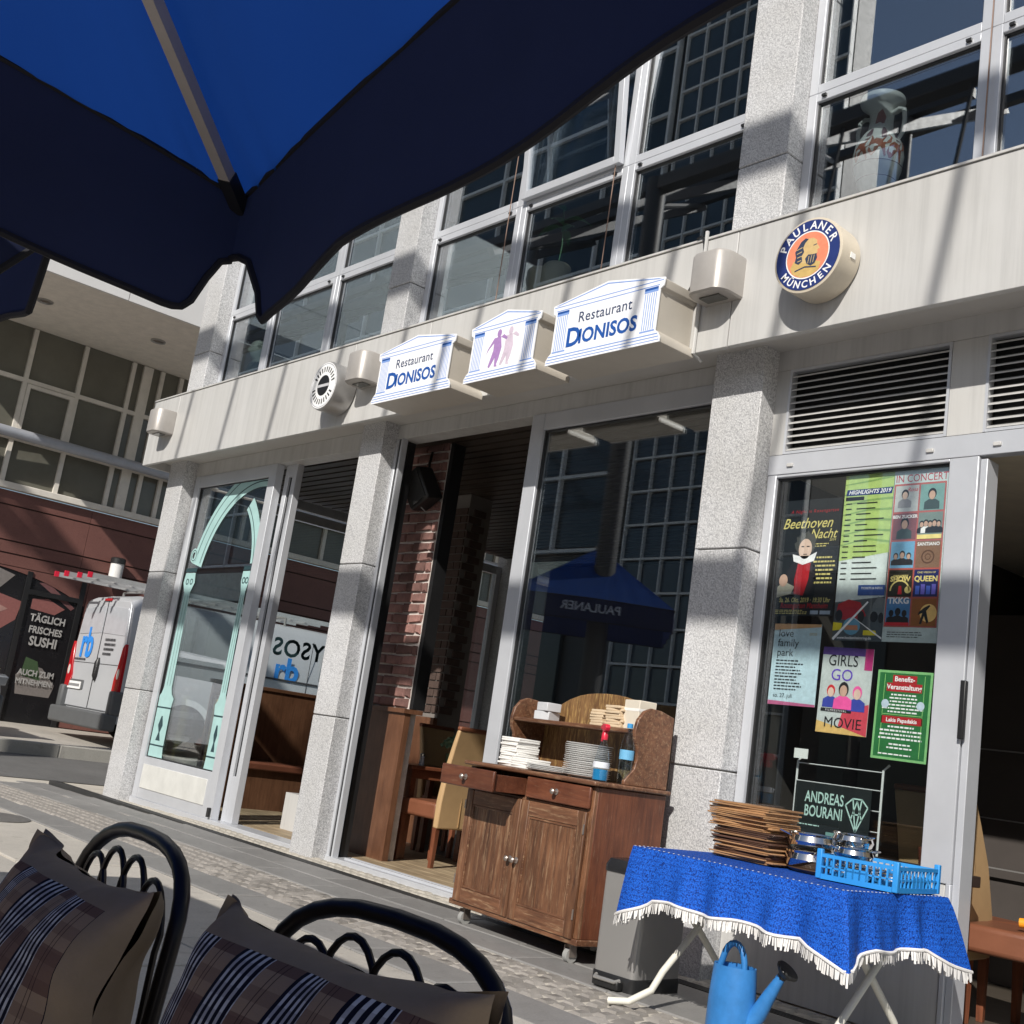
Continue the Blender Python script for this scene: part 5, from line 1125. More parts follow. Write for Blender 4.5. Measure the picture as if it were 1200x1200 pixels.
def plaid():
    m, nt, b = base_mat('plaid_cotton', (0.45, 0.36, 0.27), 0.9, 0, 0.15)
    tc = N(nt, 'TexCoord'); sp_ = N(nt, 'SeparateXYZ'); nt.links.new(tc.outputs['Object'], sp_.inputs[0])
    def stripe(sock, period, lo, hi, off=0.0):
        a = N(nt, 'Math', operation='MULTIPLY_ADD'); nt.links.new(sock, a.inputs[0]); a.inputs[1].default_value = 1/period; a.inputs[2].default_value = 10+off
        f = N(nt, 'Math', operation='FRACT'); nt.links.new(a.outputs[0], f.inputs[0])
        g = N(nt, 'Math', operation='GREATER_THAN'); nt.links.new(f.outputs[0], g.inputs[0]); g.inputs[1].default_value = lo
        h = N(nt, 'Math', operation='LESS_THAN'); nt.links.new(f.outputs[0], h.inputs[0]); h.inputs[1].default_value = hi
        k = N(nt, 'Math', operation='MULTIPLY'); nt.links.new(g.outputs[0], k.inputs[0]); nt.links.new(h.outputs[0], k.inputs[1]); return k.outputs[0]
    def comb(op, a, c):
        k = N(nt, 'Math', operation=op); nt.links.new(a, k.inputs[0]); nt.links.new(c, k.inputs[1]) if not isinstance(c, float) else setattr(k.inputs[1], 'default_value', c); return k.outputs[0]
    X, Z = sp_.outputs['X'], sp_.outputs['Z']
    P_ = .090; col = (0.25, 0.18, 0.13)
    c = mixc(nt, col, (0.15, 0.095, 0.075), stripe(Z, .090, .0, .52))
    c = mixc(nt, c, (0.085, 0.045, 0.04), comb('MULTIPLY', stripe(Z, .030, .0, .45), .35))
    c = mixc(nt, c, (0.44, 0.45, 0.48), stripe(X, P_, .10, .64))
    c = mixc(nt, c, (0.25, 0.25, 0.28), comb('MULTIPLY', comb('MULTIPLY', stripe(X, P_, .10, .64), stripe(Z, .024, .0, .5)), .7))
    for lo in (.10, .215, .33, .445, .56): c = mixc(nt, c, (0.005, 0.006, 0.016), stripe(X, P_, lo, lo+.062))
    c = mixc(nt, c, (0.04, 0.022, 0.022), comb('MULTIPLY', stripe(X, P_, .80, .815), .8)); c = mixc(nt, c, (0.04, 0.022, 0.022), comb('MULTIPLY', stripe(X, P_, .87, .885), .8))
    # plain tan border (flange) and back
    ax = N(nt, 'Math', operation='ABSOLUTE'); nt.links.new(X, ax.inputs[0])
    g1 = N(nt, 'Math', operation='GREATER_THAN'); nt.links.new(ax.outputs[0], g1.inputs[0]); g1.inputs[1].default_value = .190
    az = N(nt, 'Math', operation='ABSOLUTE'); nt.links.new(Z, az.inputs[0])
    g2 = N(nt, 'Math', operation='GREATER_THAN'); nt.links.new(az.outputs[0], g2.inputs[0]); g2.inputs[1].default_value = .190
    gm = N(nt, 'Math', operation='MAXIMUM'); nt.links.new(g1.outputs[0], gm.inputs[0]); nt.links.new(g2.outputs[0], gm.inputs[1])
    gy = N(nt, 'Math', operation='GREATER_THAN'); nt.links.new(sp_.outputs['Y'], gy.inputs[0]); gy.inputs[1].default_value = .005
    gq = N(nt, 'Math', operation='MAXIMUM'); nt.links.new(gm.outputs[0], gq.inputs[0]); nt.links.new(gy.outputs[0], gq.inputs[1])
    n = noise(nt, tc.outputs['Object'], 9, 5); tan = ramp(nt, n, [(0.3, (0.21, 0.16, 0.11)), (0.7, (0.28, 0.215, 0.155))])
    c = mixc(nt, c, tan, gq.outputs[0]); nt.links.new(c, b.inputs['Base Color']); bump(nt, b, noise(nt, tc.outputs['Object'], 240, 2), 0.25, 0.0015)
    return m
PLAID = plaid()
from mathutils import noise as noise3
def cushion(label, loc, rot, w=.46, h=.46, th=.085, seed=1):
    rnd = random.Random(seed); n = 60; m = MB(); ph = [rnd.uniform(0, 6) for _ in range(6)]
    for side in (-1, 1):
        base = len(m.v)
        for j in range(n+1):
            for i in range(n+1):
                u, v = 2*i/n-1, 2*j/n-1
                pin = 1-.11*(1-abs(v)**2.2)*abs(u)**3; pv = 1-.10*(1-abs(u)**2.2)*abs(v)**3
                f = max(0, (1-abs(u)**2.6)*(1-abs(v)**2.6))**.55
                wr = .010*sin(u*7+ph[0]+v*3)*max(0, abs(v)-.3)+.008*sin(v*9+ph[1]+u*2)*max(0, abs(u)-.3)+.006*sin(12*u+ph[2])*max(0, v-.5)*2
                y = side*(th*f)+wr*(1 if f > .02 else .6)+.012*sin(u*5+ph[3])*max(0, v-.6)
                nz = noise3.noise(Vector((u*2.2+seed, v*2.2, side*.4)))*.5+noise3.noise(Vector((u*5.5, v*5.5+seed, side)))*.28; bd = max(abs(u), abs(v)); y += nz*.016*(.35+1.3*max(0, bd-.72)/.28 if bd > .72 else .35)*(1 if f > .02 else .8)
                m.v.append((u*w/2*pin, y, v*h/2*pv+.008*nz*abs(v)))
        for j in range(n):
            for i in range(n): a = base+j*(n+1)+i; m.f.append((a, a+1, a+n+2, a+n+1))
    me = m.mesh('cushion', PLAID, False); bm = bmesh.new(); bm.from_mesh(me); bmesh.ops.remove_doubles(bm, verts=bm.verts, dist=.0004); bmesh.ops.recalc_face_normals(bm, faces=bm.faces); bm.to_mesh(me); bm.free(); me.shade_smooth()
    o = link('cushion', me); o.location = loc; o.rotation_euler = rot; tag(o, label, 'cushion'); return o
cafe_chair(-1.075, .775, rad(4), 'dark metal cafe chair with rounded back, closer to the sideboard', .803)
cafe_chair(-1.615, .72, rad(-4), 'dark metal cafe chair with rounded back, closer to the side street', .812)
cushion('checked tan cushion with black and white stripes leaning on the chair closer to the sideboard', (-.995, .645, .577), (rad(-14), 0, rad(4)), seed=2)
cc = cushion('checked tan cushion with embroidered black motif leaning on the chair closer to the side street', (-1.49, .59, .572), (rad(-14), 0, rad(-6)), w=.49, seed=5)
mot = MB()
for k, (x, z) in enumerate(((.05, .02), (.065, .03), (.055, .05), (.075, .0), (.09, -.01), (.1, -.03))): mot.tube([(x+.014*cos(a), -.0905+.012*((x/.2)**2), z+.018*sin(a)) for a in [2*pi*i/10 for i in range(10)]], .0016, 5, closed=True)
mot.build('embroidered_motif', BLACK, cc)

# ================================================================== BUILDING ACROSS THE SIDE STREET
BX = -19.5
L = thing('corner_building', 'red brown stone building with window band and deep white overhang', 'building', (BX, 8, .3))
BRN = stone_mat('red_stone', (0.20, 0.085, 0.07), (0.145, 0.06, 0.05), 0.6, 0.08, 1.2)
WF = M('window_frame_cream', (0.68, 0.64, 0.58), 0.5); WHT = M('render_white', (0.74, 0.73, 0.72), 0.6, 0, 0.06, 1)
DG = M('dark_window', (0.15, 0.145, 0.12), 0.06, 0, 0.3, .6)
lp = lambda name, m, mat, par=L, **kw: m.build(name, mat, par, world=True, **kw)
Y0, Y1b = 3.6, 34.0
wall = lp('stone_wall', MB().box(BX-.6, BX-.02, Y0, Y1b, .25, 3.9), M('joint_dark', (0.05, 0.025, 0.02), 0.9))
zs = [.3, .62, 1.45, 2.12, 2.72, 2.92, 3.12, 3.68, 3.92]
def holed(y0, y1, z0, z1):
    """stone courses leave the arched shop front open"""
    return z1 <= 2.73 and y1 > 5.1 and y0 < 7.4
for a, b in zip(zs, zs[1:]):
    y = Y0
    while y < Y1b:
        ln = 1.8
        y2 = min(y+ln, Y1b)
        if b <= 2.73 and y < 7.4 and y2 > 5.2:
            if y < 5.2: lp('stone_panel', MB().box(BX-.018, BX, y+.01, 5.19, a+.012, b-.012), BRN, wall)
            if y2 > 7.4: lp('stone_panel', MB().box(BX-.018, BX, 7.41, y2-.01, a+.012, b-.012), BRN, wall)
        else: lp('stone_panel', MB().box(BX-.018, BX, y+.003, y2-.003, a+.012, b-.012), BRN, wall)
        y = y2
# arched shop front with sushi print
sf = lp('shop_front', MB().box(BX-.016, BX-.01, 5.2, 7.4, .3, 2.72), M('shop_black', (0.012, 0.012, 0.014), 0.25))
def yz(m_pts): return [Vector((BX+.004, y, z)) for y, z in m_pts]
def pf(name, pts, mat, dx=0.0, par=sf): 
    m = MB().add([(BX-.006+dx, y, z) for y, z in pts], [tuple(range(len(pts)))]); return lp(name, m, mat, par)
SAL = paint('salmon', (0.26, 0.10, 0.09)); SAL2 = paint('pale_salmon', (0.38, 0.22, 0.19)); RICE = paint('rice', (0.20, 0.18, 0.17)); LEAFP = paint('leaf_print', (0.05, 0.09, 0.04))
pf('printed_fish', [(5.3, 1.6), (5.9, 1.5), (6.35, 1.9), (6.4, 2.2), (6.0, 2.28), (5.5, 2.2)], SAL); pf('printed_fish', [(5.35, 1.9), (5.8, 1.8), (6.2, 2.05), (5.9, 2.15)], SAL2, .002)
pf('printed_rice', [(5.4, 2.3), (6.0, 2.35), (6.2, 2.6), (5.8, 2.7), (5.4, 2.65)], RICE); pf('printed_bowl', [(5.3, .7), (6.2, .7), (6.3, 1.1), (6.0, 1.35), (5.4, 1.4)], paint('olive_print', (0.2, 0.2, 0.11)))
pf('printed_fish', [(6.55, 2.12), (6.95, 2.08), (7.1, 2.2), (6.8, 2.32), (6.55, 2.28)], SAL); pf('printed_chopstick', [(6.6, 2.55), (6.75, 2.58), (7.25, 2.25), (7.2, 2.2)], paint('plum', (0.16, 0.07, 0.07)))
pf('printed_rice', [(6.6, .75), (7.15, .75), (7.2, .95), (6.95, 1.2), (6.7, 1.25), (6.55, 1.05)], RICE); pf('printed_leaf', [(6.62, 1.05), (6.95, 1.0), (6.85, 1.3), (6.65, 1.35)], LEAFP, .002)
for y in (6.42, 7.32, 5.22): lp('mullion', MB().box(BX-.01, BX+.03, y-.04, y+.04, .3, 2.7), BLACK, sf)
lp('mullion', MB().box(BX-.01, BX+.03, 6.46, 7.28, 2.34, 2.42), BLACK, sf)
lp('stone_panel', MB().add([(BX+.004, y, z) for y, z in [(5.2, 2.72)]+[(5.2+2.2*k/12, 2.72-.42*(k/12)**2.6) for k in range(13)]+[(7.4, 2.72)]], [tuple(range(15))]), BRN, wall)
for s, z, sz in (('TÄGLICH', 1.93, .185), ('FRISCHES', 1.745, .175), ('SUSHI', 1.545, .235), ('AUCH ZUM', 1.06, .15), ('MITNEHMEN!', .92, .135)):
    text(s, paint('poster_grey', (0.40, 0.39, 0.38)), sf, .016-.0, z-.3, 6.86-8, sz*.88, facing='+X', bold=.03, sx=.85)
# window band
band = lp('window_band', MB().box(BX-.05, BX-.03, Y0, Y1b, 3.93, 6.62), DG)
lp('sill', MB().box(BX-.06, BX+.10, Y0, Y1b, 3.925, 4.03), WF, bevel=.01)
y = 5.65-0*2.6
k = 0
while y < Y1b-2:
    for dy, w_ in ((0, .07), (.86, .07), (1.71, .07), (1.97, .17), (2.24, .07)): lp('mullion', MB().box(BX-.04, BX+.03, y+dy-w_/2, y+dy+w_/2, 4.03, 6.6), WF, band)
    if k % 2 == 1 or True:
        m = MB(); a, b = y+.04, y+.86-.04
        m.box(BX-.02, BX+.045, a, a+.06, 4.86, 5.68).box(BX-.02, BX+.045, b-.06, b, 4.86, 5.68).box(BX-.018, BX+.043, a+.06, b-.06, 4.86, 4.92).box(BX-.018, BX+.043, a+.06, b-.06, 5.62, 5.68)
        lp('casement', m, WF, band)
    y += 2.6; k += 1
lp('transom', MB().box(BX-.038, BX+.027, Y0, Y1b, 5.69, 5.76).box(BX-.038, BX+.027, Y0, Y1b, 4.72, 4.79), WF, band)
rail = thing('grey_rail', 'round grey steel rail running along the window band of the red brown building', 'rail', (BX+.3, 8, 4.78)); MB().cyl((0, -4.3, 0), (0, 24, 0), .085, 16).build('tube', M('rail_steel', (0.40, 0.42, 0.47), 0.4, .3), rail, smooth=True)
for k in range(11):
    MB().cyl((-.28, -3.8+k*2.6-.35, 0), (0, -9+k*2.6-.35, 0), .025, 8).build('bracket', WF, rail)
lp('soffit', MB().box(-19.9, -16.45, Y0, Y1b, 6.62, 6.75), M('soffit_cream', (0.80, 0.74, 0.65), 0.7))
for k in range(13):
    a = Y0+k*2.3; lp('facing_panel', MB().box(-16.449, -16.40, a+.006, a+2.294, 6.58, 7.5), WHT); lp('facing_panel', MB().box(-16.452, -16.402, a+.006, a+2.294, 7.512, 8.6), WHT)
lp('upper_block', MB().box(-30, -16.46, Y0+.01, Y1b, 6.76, 14.5), WHT)
for yy in (5.2, 7.05, 9.0):
    o = thing('downlight', 'recessed downlight in the cream soffit', 'downlight', (-17.9, yy, 6.618), 0, 'recessed downlights in the soffit'); MB().lathe([(.12, 0), (.12, -.02), (.09, -.02), (.085, .0)], n=24, cap=False).build('ring', STEEL, o, smooth=True); MB().lathe([(.085, -.004), (0, -.004)], n=24, cap=False).build('bulb', M('bulb_dark', (0.15, 0.12, 0.09), 0.3), o)
t = thing('wall_light', 'grey cylinder wall light with dark cap on the red brown wall', 'lamp', (BX+.15, 7.75, 2.75)); MB().lathe([(.10, 0), (.11, .01), (.11, .36)], n=24).build('cylinder', WHT, t, smooth=True); MB().lathe([(.125, .36), (.125, .44), (.10, .46)], n=24).build('cap', BLACK, t, smooth=True); MB().box(-.16, -.08, -.03, .03, .1, .2).build('wall_mount', BLACK, t)

# ================================================================== VAN
VG = M('van_silver', (0.54, 0.555, 0.585), 0.3, 0.2, 0.06, 1.5); VD = M('bumper_grey', (0.10, 0.105, 0.11), 0.6); VGL = M('van_glass', (0.16, 0.18, 0.20), 0.08, 0, 0.1); VLINE = M('panel_gap', (0.05, 0.05, 0.055), 0.6)
V = thing('delivery_van', 'silver panel van with blue rb logo parked by the red brown building', 'van', (-17.25, 6.9, .27))
def vsec(y, hw, zb, zt, top=None, wt=.86):
    """cross section: sides lean in towards the roof"""
    pts = []
    for x, z in ((-hw, zb), (-hw, zb+.35), (-hw*1.0, zb+.55*(zt-zb)), (-hw*wt-.03, zt-.16), (-hw*wt+.08, zt-.04), (-hw*.5, zt), (hw*.5, zt), (hw*wt-.08, zt-.04), (hw*wt+.03, zt-.16), (hw, zb+.55*(zt-zb)), (hw, zb+.35), (hw, zb)): pts.append((x, y, z))
    return pts
rings = [vsec(.10, .97, .30, 2.12), vsec(.0+.03, 1.0, .30, 2.10), vsec(.25, 1.02, .28, 2.16), vsec(3.6, 1.02, .28, 2.17), vsec(4.1, 1.02, .28, 2.10), vsec(4.55, 1.0, .28, 1.62, wt=.9), vsec(4.95, .98, .28, 1.22, wt=.93), vsec(5.35, .90, .28, .95, wt=.95), vsec(5.42, .8, .32, .8, wt=.95)]
MB().loft(rings[1:]).build('body', VG, V, smooth=True)
for s in (-1, 1):
    x0, x1 = (-.93, -.006) if s < 0 else (.006, .93)
    q = lambda z: .94-.14*max(0, (z-1.2)/.9)
    o_, i_ = -.93, 0
    pts = [(s*.006, .44), (s*.94, .44), (s*.955, 1.15), (s*.84, 1.98), (s*.78, 2.04), (s*.006, 2.06)]
    d = MB().prism(pts, .004, .03).build('rear_door', VG, V, bevel=.012)
    MB().prism([(s*.03, 1.56), (s*.855, 1.53), (s*.80, 1.93), (s*.03, 1.97)], -.003, .004).build('blank_window', M('van_blank', (0.52, 0.54, 0.58), 0.14, .2), d, bevel=.01)
    MB().prism([(s*.80, .72), (s*1.005, .72), (s*1.0, 1.28), (s*.965, 1.42), (s*.90, 1.36), (s*.85, 1.05), (s*.80, .92)], -.022, .04).build('tail_light', M('tail_red', (0.42, 0.01, 0.015), 0.2), V, bevel=.012)
    MB().disc(s*.925, .98, .045, -.024, 18, .075).build('reverse_lens', paint('lens_pale', (0.65, 0.62, 0.58), .2), V)
MB().box(-.004, .004, -.001, .02, .45, 2.05).build('door_gap', VLINE, V)
MB().prism([(-1.02, .18), (1.02, .18), (1.03, .30), (1.03, .42), (-1.03, .42), (-1.03, .30)], -.16, .06).build('rear_bumper', VD, V, bevel=.03)
for s in (-1, 1): MB().box(s*1.03-.16 if s > 0 else -1.03, 1.03 if s > 0 else -.87, -.08, .2, .40, .74).build('bumper_corner', VD, V, bevel=.03)
MB().box(-.92, -.30, -.012, .006, .70, .84).build('plate_recess', VD, V, bevel=.01); MB().box(-.86, -.36, -.02, -.0125, .70, .81).build('number_plate', PWHITE, V)
MB().box(-.82, -.40, -.0225, -.0205, .735, .775).build('plate_marks', paint('plate_grey', (0.25, 0.25, 0.26)), V)
MB().lathe([(.02, -.17), (.05, -.10), (.05, .10), (.02, .17)], (.10, -.008, 1.02), 14).build('door_handle', BLACK, V, smooth=True)
MB().box(-.12, .12, -.02, .01, 2.04, 2.08).build('brake_light', M('tail_red', (0.42, 0.01, 0.015), 0.2), V, bevel=.008)
text('rb', paint('logo_blue', (0.03, 0.25, 0.75)), V, -.47, 1.20, -.006, .62, bold=.03, sx=.85)
lines(V, VLINE, .18, .66, 1.22, 1.5, 4, -.006, .035, seed=50); lines(V, VLINE, -.85, -.2, 1.13, 1.17, 1, -.006, .03, seed=51)
def wheel(par, x, y, z, r=.33, w=.22):
    tI = MB(); Rw = Matrix.Rotation(pi/2, 4, 'Y')
    ty = MB().lathe([(r*.62, -w/2), (r*.93, -w/2), (r, -w/2+.03), (r, w/2-.03), (r*.93, w/2), (r*.62, w/2)], (x, y, z), 36, Rw, cap=False).build('wheel', M('tyre', (0.02, 0.02, 0.02), 0.8), par, smooth=True)
    MB().lathe([(r*.64, -w/2+.01), (r*.6, -w/2+.04), (.06, -w/2+.03), (.05, w/2-.03), (r*.6, w/2-.04), (r*.64, w/2-.01)], (x, y, z), 36, Rw).build('rim', STEEL, ty, smooth=True)
    m = MB()
    for k in range(8): a = 2*pi*k/8; m.cyl((x+w/2-.03, y+r*.42*cos(a), z+r*.42*sin(a)), (x+w/2-.02, y+r*.42*cos(a), z+r*.42*sin(a)), .03, 8)
    m.build('rim_hole', BLACK, ty)
for x in (-.86, .90):
    for y in (1.05, 4.45): wheel(V, x, y, .33)
for y in (1.05, 4.45): 
    MB().ring(0, 0, .36, .45, 0, 28, -.15, pi+.15).build('wheel_arch', VG, V).matrix_local = Matrix(((0, 0, 0, 1.026), (1, 0, 0, y), (0, 0, 1, .33), (0, 0, 0, 1))) @ Matrix(((1, 0, 0, 0), (0, 1, 0, 0), (0, 0, 1, 0), (0, 0, 0, 1)))
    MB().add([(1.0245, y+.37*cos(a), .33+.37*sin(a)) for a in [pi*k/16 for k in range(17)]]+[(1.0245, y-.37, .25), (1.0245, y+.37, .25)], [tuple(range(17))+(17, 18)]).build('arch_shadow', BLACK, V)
MB().box(1.0, 1.04, .2, 4.0, .50, .60).build('side_moulding', VD, V, bevel=.01)
MB().box(-.93, .93, -.0015, .003, 1.10, 1.108).build('door_crease', VLINE, V)
MB().box(1.021, 1.026, 1.65, 1.66, .5, 1.95).box(1.021, 1.026, 3.0, 3.01, .5, 1.95).build('door_gap', VLINE, V)
MB().box(1.02, 1.035, .25, 3.2, 1.27, 1.30).build('slide_rail', VLINE, V)
MB().prism([(3.2, 1.25), (4.45, 1.22), (4.15, 1.85), (3.25, 1.88)], .985, 1.015, Matrix(((0, 1, 0, 0), (1, 0, 0, 0), (0, 0, 1, 0), (0, 0, 0, 1)))).build('cab_window', VGL, V, bevel=.01)
MB().prism([(-.85, 0), (.85, 0), (.75, .7), (-.75, .7)], -.01, .01, Matrix.Translation((0, 4.8, 1.38)) @ Matrix.Rotation(rad(40), 4, 'X')).build('windscreen', VGL, V, bevel=.01)
text('rb', paint('logo_blue', (0.03, 0.25, 0.75)), V, 1.03, 1.28, 2.6, .5, facing='+X', bold=.03)
for s in (-1, 1):
    MB().tube([(s*.72, .5, 2.12), (s*.72, .5, 2.26), (s*.60, .5, 2.27), (-s*.0, .5, 2.27)], .02, 8).build('roof_rack', STEEL, V, smooth=True)
    MB().tube([(s*.72, 2.6, 2.14), (s*.72, 2.6, 2.26), (s*.60, 2.6, 2.27), (-s*.0, 2.6, 2.27)], .02, 8).build('roof_rack', STEEL, V, smooth=True)
def ladder(x, z, label, dy=0):
    t = thing('ladder', label, 'ladder', (x, 6.25+dy, z), 0, 'aluminium ladders on the van roof')
    AL = M('ladder_alu', (0.66, 0.66, 0.66), 0.35, .6)
    for s in (-.2, .2):
        r_ = MB().box(s-.013, s+.013, 0, 4.2, -.035, .035).build('stile', AL, t); MB().box(s-.018, s+.018, -.03, .03, -.04, .04).build('end_cap', RED, r_)
    for k in range(14): MB().cyl((-.2, .25+k*.28, 0), (.2, .25+k*.28, 0), .015, 8).build('rung', AL, t, smooth=True)
ladder(-17.62, .27+2.33, 'aluminium ladder with red end caps, farther one on the van roof rack'); ladder(-17.02, .27+2.33, 'aluminium ladder with red end caps on the van roof beside the kerb side edge', .12)

# ================================================================== PARKED CAR (front corner shows)
K = thing('parked_car', 'white parked car nose to tail behind the silver van', 'car', (-16.95, 5.36, .25)); CW = M('car_white', (0.62, 0.63, 0.65), 0.25, .1, .04)
def csec(y, hw, zb, zt, wt): return [(-hw, y, zb), (-hw*1.02, y, zb+(zt-zb)*.5), (-hw*wt, y, zt-.04), (-hw*wt*.7, y, zt), (hw*wt*.7, y, zt), (hw*wt, y, zt-.04), (hw*1.02, y, zb+(zt-zb)*.5), (hw, y, zb)]
MB().loft([csec(-.02, .66, .28, .58, .95), csec(-.10, .80, .22, .74, .95), csec(-.35, .88, .20, .84, .95), csec(-1.05, .90, .2, .98, .94), csec(-1.75, .90, .2, 1.42, .76), csec(-2.6, .90, .2, 1.50, .74), csec(-3.5, .9, .2, 1.46, .74), csec(-4.1, .88, .25, 1.05, .9), csec(-4.25, .8, .3, .8, .9)]).build('body', CW, K, smooth=True)
MB().box(-.72, .72, -.14, .02, .22, .50).build('front_bumper', VD, K, bevel=.04); MB().box(-.35, .35, -.05, .03, .56, .66).build('grille', BLACK, K, bevel=.02)
for s in (-1, 1):
    h_ = MB().prism([(s*.42, .60), (s*.78, .62), (s*.84, .74), (s*.70, .77), (s*.46, .72)], -.16, -.02).build('headlight', M('headlight_glass', (0.35, 0.37, 0.4), 0.06, .4), K, bevel=.015)
    MB().lathe([(.055, 0), (.05, .01), (0, .012)], (s*.62, -.012, .69), 20, Matrix.Rotation(-pi/2, 4, 'X'), cap=False).build('lamp_lens', CHROME, h_, smooth=True)
    for yy in (-.75, -3.4): wheel(K, s*.80, yy, .31, .31, .2)
    MB().prism([(-1.55, 1.0), (-3.6, 1.0), (-3.3, 1.38), (-2.0, 1.38)], s*.80-.01, s*.80+.01, Matrix(((0, 1, 0, 0), (1, 0, 0, 0), (0, 0, 1, 0), (0, 0, 0, 1)))).build('side_window', VGL, K)

# ================================================================== WHAT THE WINDOWS MIRROR: far side of the street
OB = thing('office_building', 'tall dark glass office block with pale grid, across the street behind the parasols', 'building', (-22, -17, 0))
OG1 = M('office_glass', (0.03, 0.05, 0.065), 0.05, 0, .2, .3); OGR = M('office_grid', (0.78, 0.79, 0.78), 0.5)
core = MB().box(-62, -27.2, -30, -17.3, 0, 30).build('core', M('office_core', (0.05, 0.055, 0.06), 0.5), OB, world=True)
pane = MB().box(0, 2.9, -.02, .02, 0, 2.55).mesh('pane', OG1)
for i in range(11):
    for j in range(8):
        o = link('pane', pane, OB); o.location = WORLD[OB].inverted() @ Vector((-61+i*3.06, -17.2, 8.2+j*2.7))
for i in range(12): MB().box(-61.1+i*3.06, -61.0+i*3.06, -17.25, -17.0, 8, 30).build('grid_post', OGR, OB, world=True)
for j in range(9): MB().box(-61.1, -27.3, -17.22, -17.03, 8.0+j*2.7, 8.12+j*2.7).build('grid_rail', OGR, OB, world=True)
TW_ = thing('glass_tower', 'slim glass tower with a fine pale grid, mirrored in the upper windows', 'building', (-23.4, -17, 0))
MB().box(-27.0, -19.9, -18.2, -17.3, 0, 36).build('core', M('office_core', (0.05, 0.055, 0.06), 0.5), TW_, world=True)
pane2 = MB().box(0, .82, -.02, .02, 0, 1.0).mesh('pane', M('tower_glass', (0.06, 0.09, 0.12), 0.08, 0, .3, .4))
for i in range(8):
    for j in range(29):
        o = link('pane', pane2, TW_); o.location = WORLD[TW_].inverted() @ Vector((-26.95+i*.88, -17.2, 2.0+j*1.15))
for i in range(9): MB().box(-27.0+i*.88, -26.95+i*.88, -17.25, -17.05, 0, 36).build('grid_post', OGR, TW_, world=True)
for j in range(31): MB().box(-27.0, -19.9, -17.22, -17.08, 1.9+j*1.15, 1.97+j*1.15).build('grid_rail', OGR, TW_, world=True)
MB().box(-61, -27.2, -17.29, -16.7, 6.2, 7.6).build('frieze', M('frieze_green', (0.70, 0.74, 0.62), 0.7, 0, .2, 3), OB, world=True)
for k in range(7): MB().box(-60+k*4.6, -57+k*4.6, -17.25, -17.1, 0.2, 5.4).build('shop_window', OG1, OB, world=True)
SR = thing('shop_row', 'low dark row of shops across the street, mirrored in the poster window', 'building', (-12, -18, 0))
MB().box(-19.7, 12, -24, -17.6, 0, 7.6).build('wall', M('shop_wall', (0.10, 0.085, 0.075), 0.8), SR, world=True); MB().box(-19.75, 12.05, -17.59, -17.2, 7.2, 7.9).build('cornice', OGR, SR, world=True)
for k in range(7): MB().box(-19+k*4.4, -15.6+k*4.4, -17.58, -17.5, .3, 3.1).build('shop_window', OG1, SR, world=True)
for k in range(9): MB().box(-18.8+k*3.4, -17.2+k*3.4, -17.58, -17.5, 4.2, 6.2).build('upper_window', OG1, SR, world=True)
# steel truss over the street: casts the bars of shade across the front
TR = thing('steel_truss', 'light steel truss spanning high above the street', 'truss', (-1.5, -1.5, 0)); TS = M('truss_steel', (0.035, 0.036, 0.04), 0.5, .0)
zA, zB = 4.76+.78*6.55, 2.0+.78*6.6
for z in (zA, zB): MB().box(-12, 9, -1.61, -1.39, z-.11, z+.11).build('chord', TS, TR, world=True, bevel=.01)
for k in range(-1, 14):
    xs_ = -10.97+.915*k+3.15-.05; dzz = zA-zB
    MB().tube([(xs_-.15*1.7, -1.5, zB), (xs_+.15*1.1, -1.5, zA)], .028, 6).build('web_bar', TS, TR, world=True)
for x in (-12, 9): MB().cyl((x, -1.5, 0), (x, -1.5, zA+.1), .16, 14).build('post', TS, TR, world=True, smooth=True)
GR = thing('street_canopy', 'steel and glass street canopy with diagonal beams on slim posts', 'canopy', (-28, -9, 0))
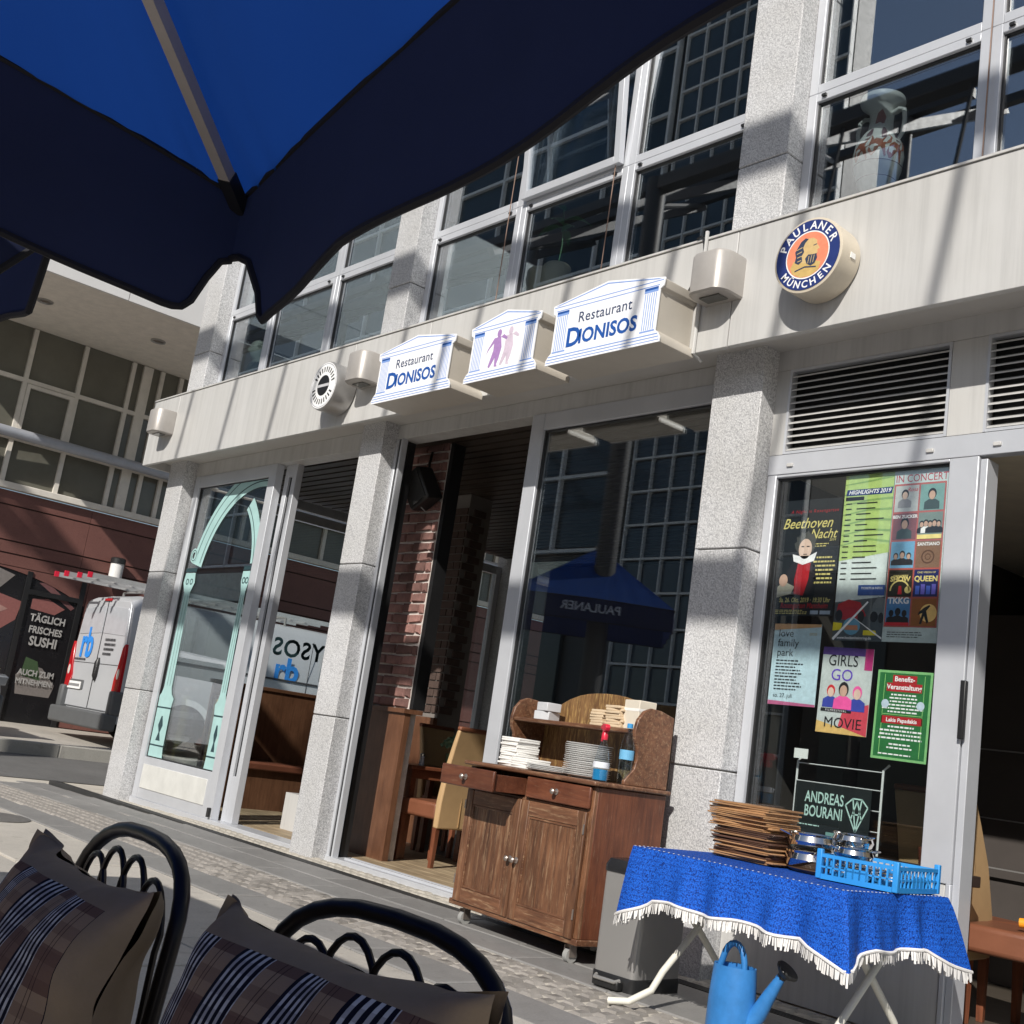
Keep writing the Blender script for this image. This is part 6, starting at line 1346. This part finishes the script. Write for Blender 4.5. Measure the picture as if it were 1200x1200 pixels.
for k in range(8): MB().tube([(-45+k*4.6, -13.5, 17.5), (-45+k*4.6, -6.0, 13.0)], .16, 4).build('rafter', TS, GR, world=True)
for yy, zz in ((-13.5, 17.6), (-9.8, 15.5), (-6.0, 13.1)): MB().box(-46, -11.5, yy-.1, yy+.1, zz, zz+.22).build('purlin', TS, GR, world=True)
for k in range(7): MB().tube([(-45+k*4.6, -13.4, 17.5), (-40.4+k*4.6, -6.0, 13.0)], .07, 6).build('brace', TS, GR, world=True)
for x in (-45, -35, -25, -13): MB().cyl((x, -9.8, 0), (x, -9.8, 15.5), .13, 14).build('post', TS, GR, world=True, smooth=True)
def shrub(x, y, h, label):
    t = thing('potted_shrub', label, 'shrub', (x, y, 0), 0, 'shrubs in tubs along the street'); rnd = random.Random(int(x*10))
    MB().lathe([(.28, 0), (.38, .5), (.36, .52), (.3, .45)], n=24).build('tub', M('tub_grey', (0.2, 0.2, 0.2), 0.7), t, smooth=True); MB().tube([(0, 0, .4), (.03, .02, .9), (0, 0, h*.8)], [.04, .03, .015], 8).build('trunk', LEGW, t, smooth=True)
    for k in range(6):
        a = k*1.05; MB().tube([(0, 0, .8+.1*k), (.2*cos(a), .2*sin(a), 1.1+.12*k)], [.018, .008], 6).build('limb', LEGW, t)
    m = MB()
    for k in range(1600):
        a, e = rnd.uniform(0, 2*pi), rnd.uniform(-1.2, 1.4); r = rnd.uniform(.3, 1)**.6*(.55+.12*sin(3*a+e*4)); c = Vector((r*cos(a)*cos(e), r*sin(a)*cos(e), h*.62+r*.95*sin(e))); u = Vector((rnd.gauss(0, 1), rnd.gauss(0, 1), rnd.gauss(0, 1))).normalized(); v = u.orthogonal().normalized(); s = rnd.uniform(.03, .055)
        m.add([c-u*s, c+v*s*.5, c+u*s, c-v*s*.5], [(0, 1, 2, 3)])
    stuff(m.build('crown', M('shrub_leaf', (0.07, 0.12, 0.035), 0.6, 0, .4, 8), t))
shrub(-13.2, -5.2, 2.0, 'bushy green shrub in a grey tub across the street, mirrored in the big window'); shrub(-15.4, -6.4, 1.9, 'second bushy green shrub in a grey tub, standing farther up the street')
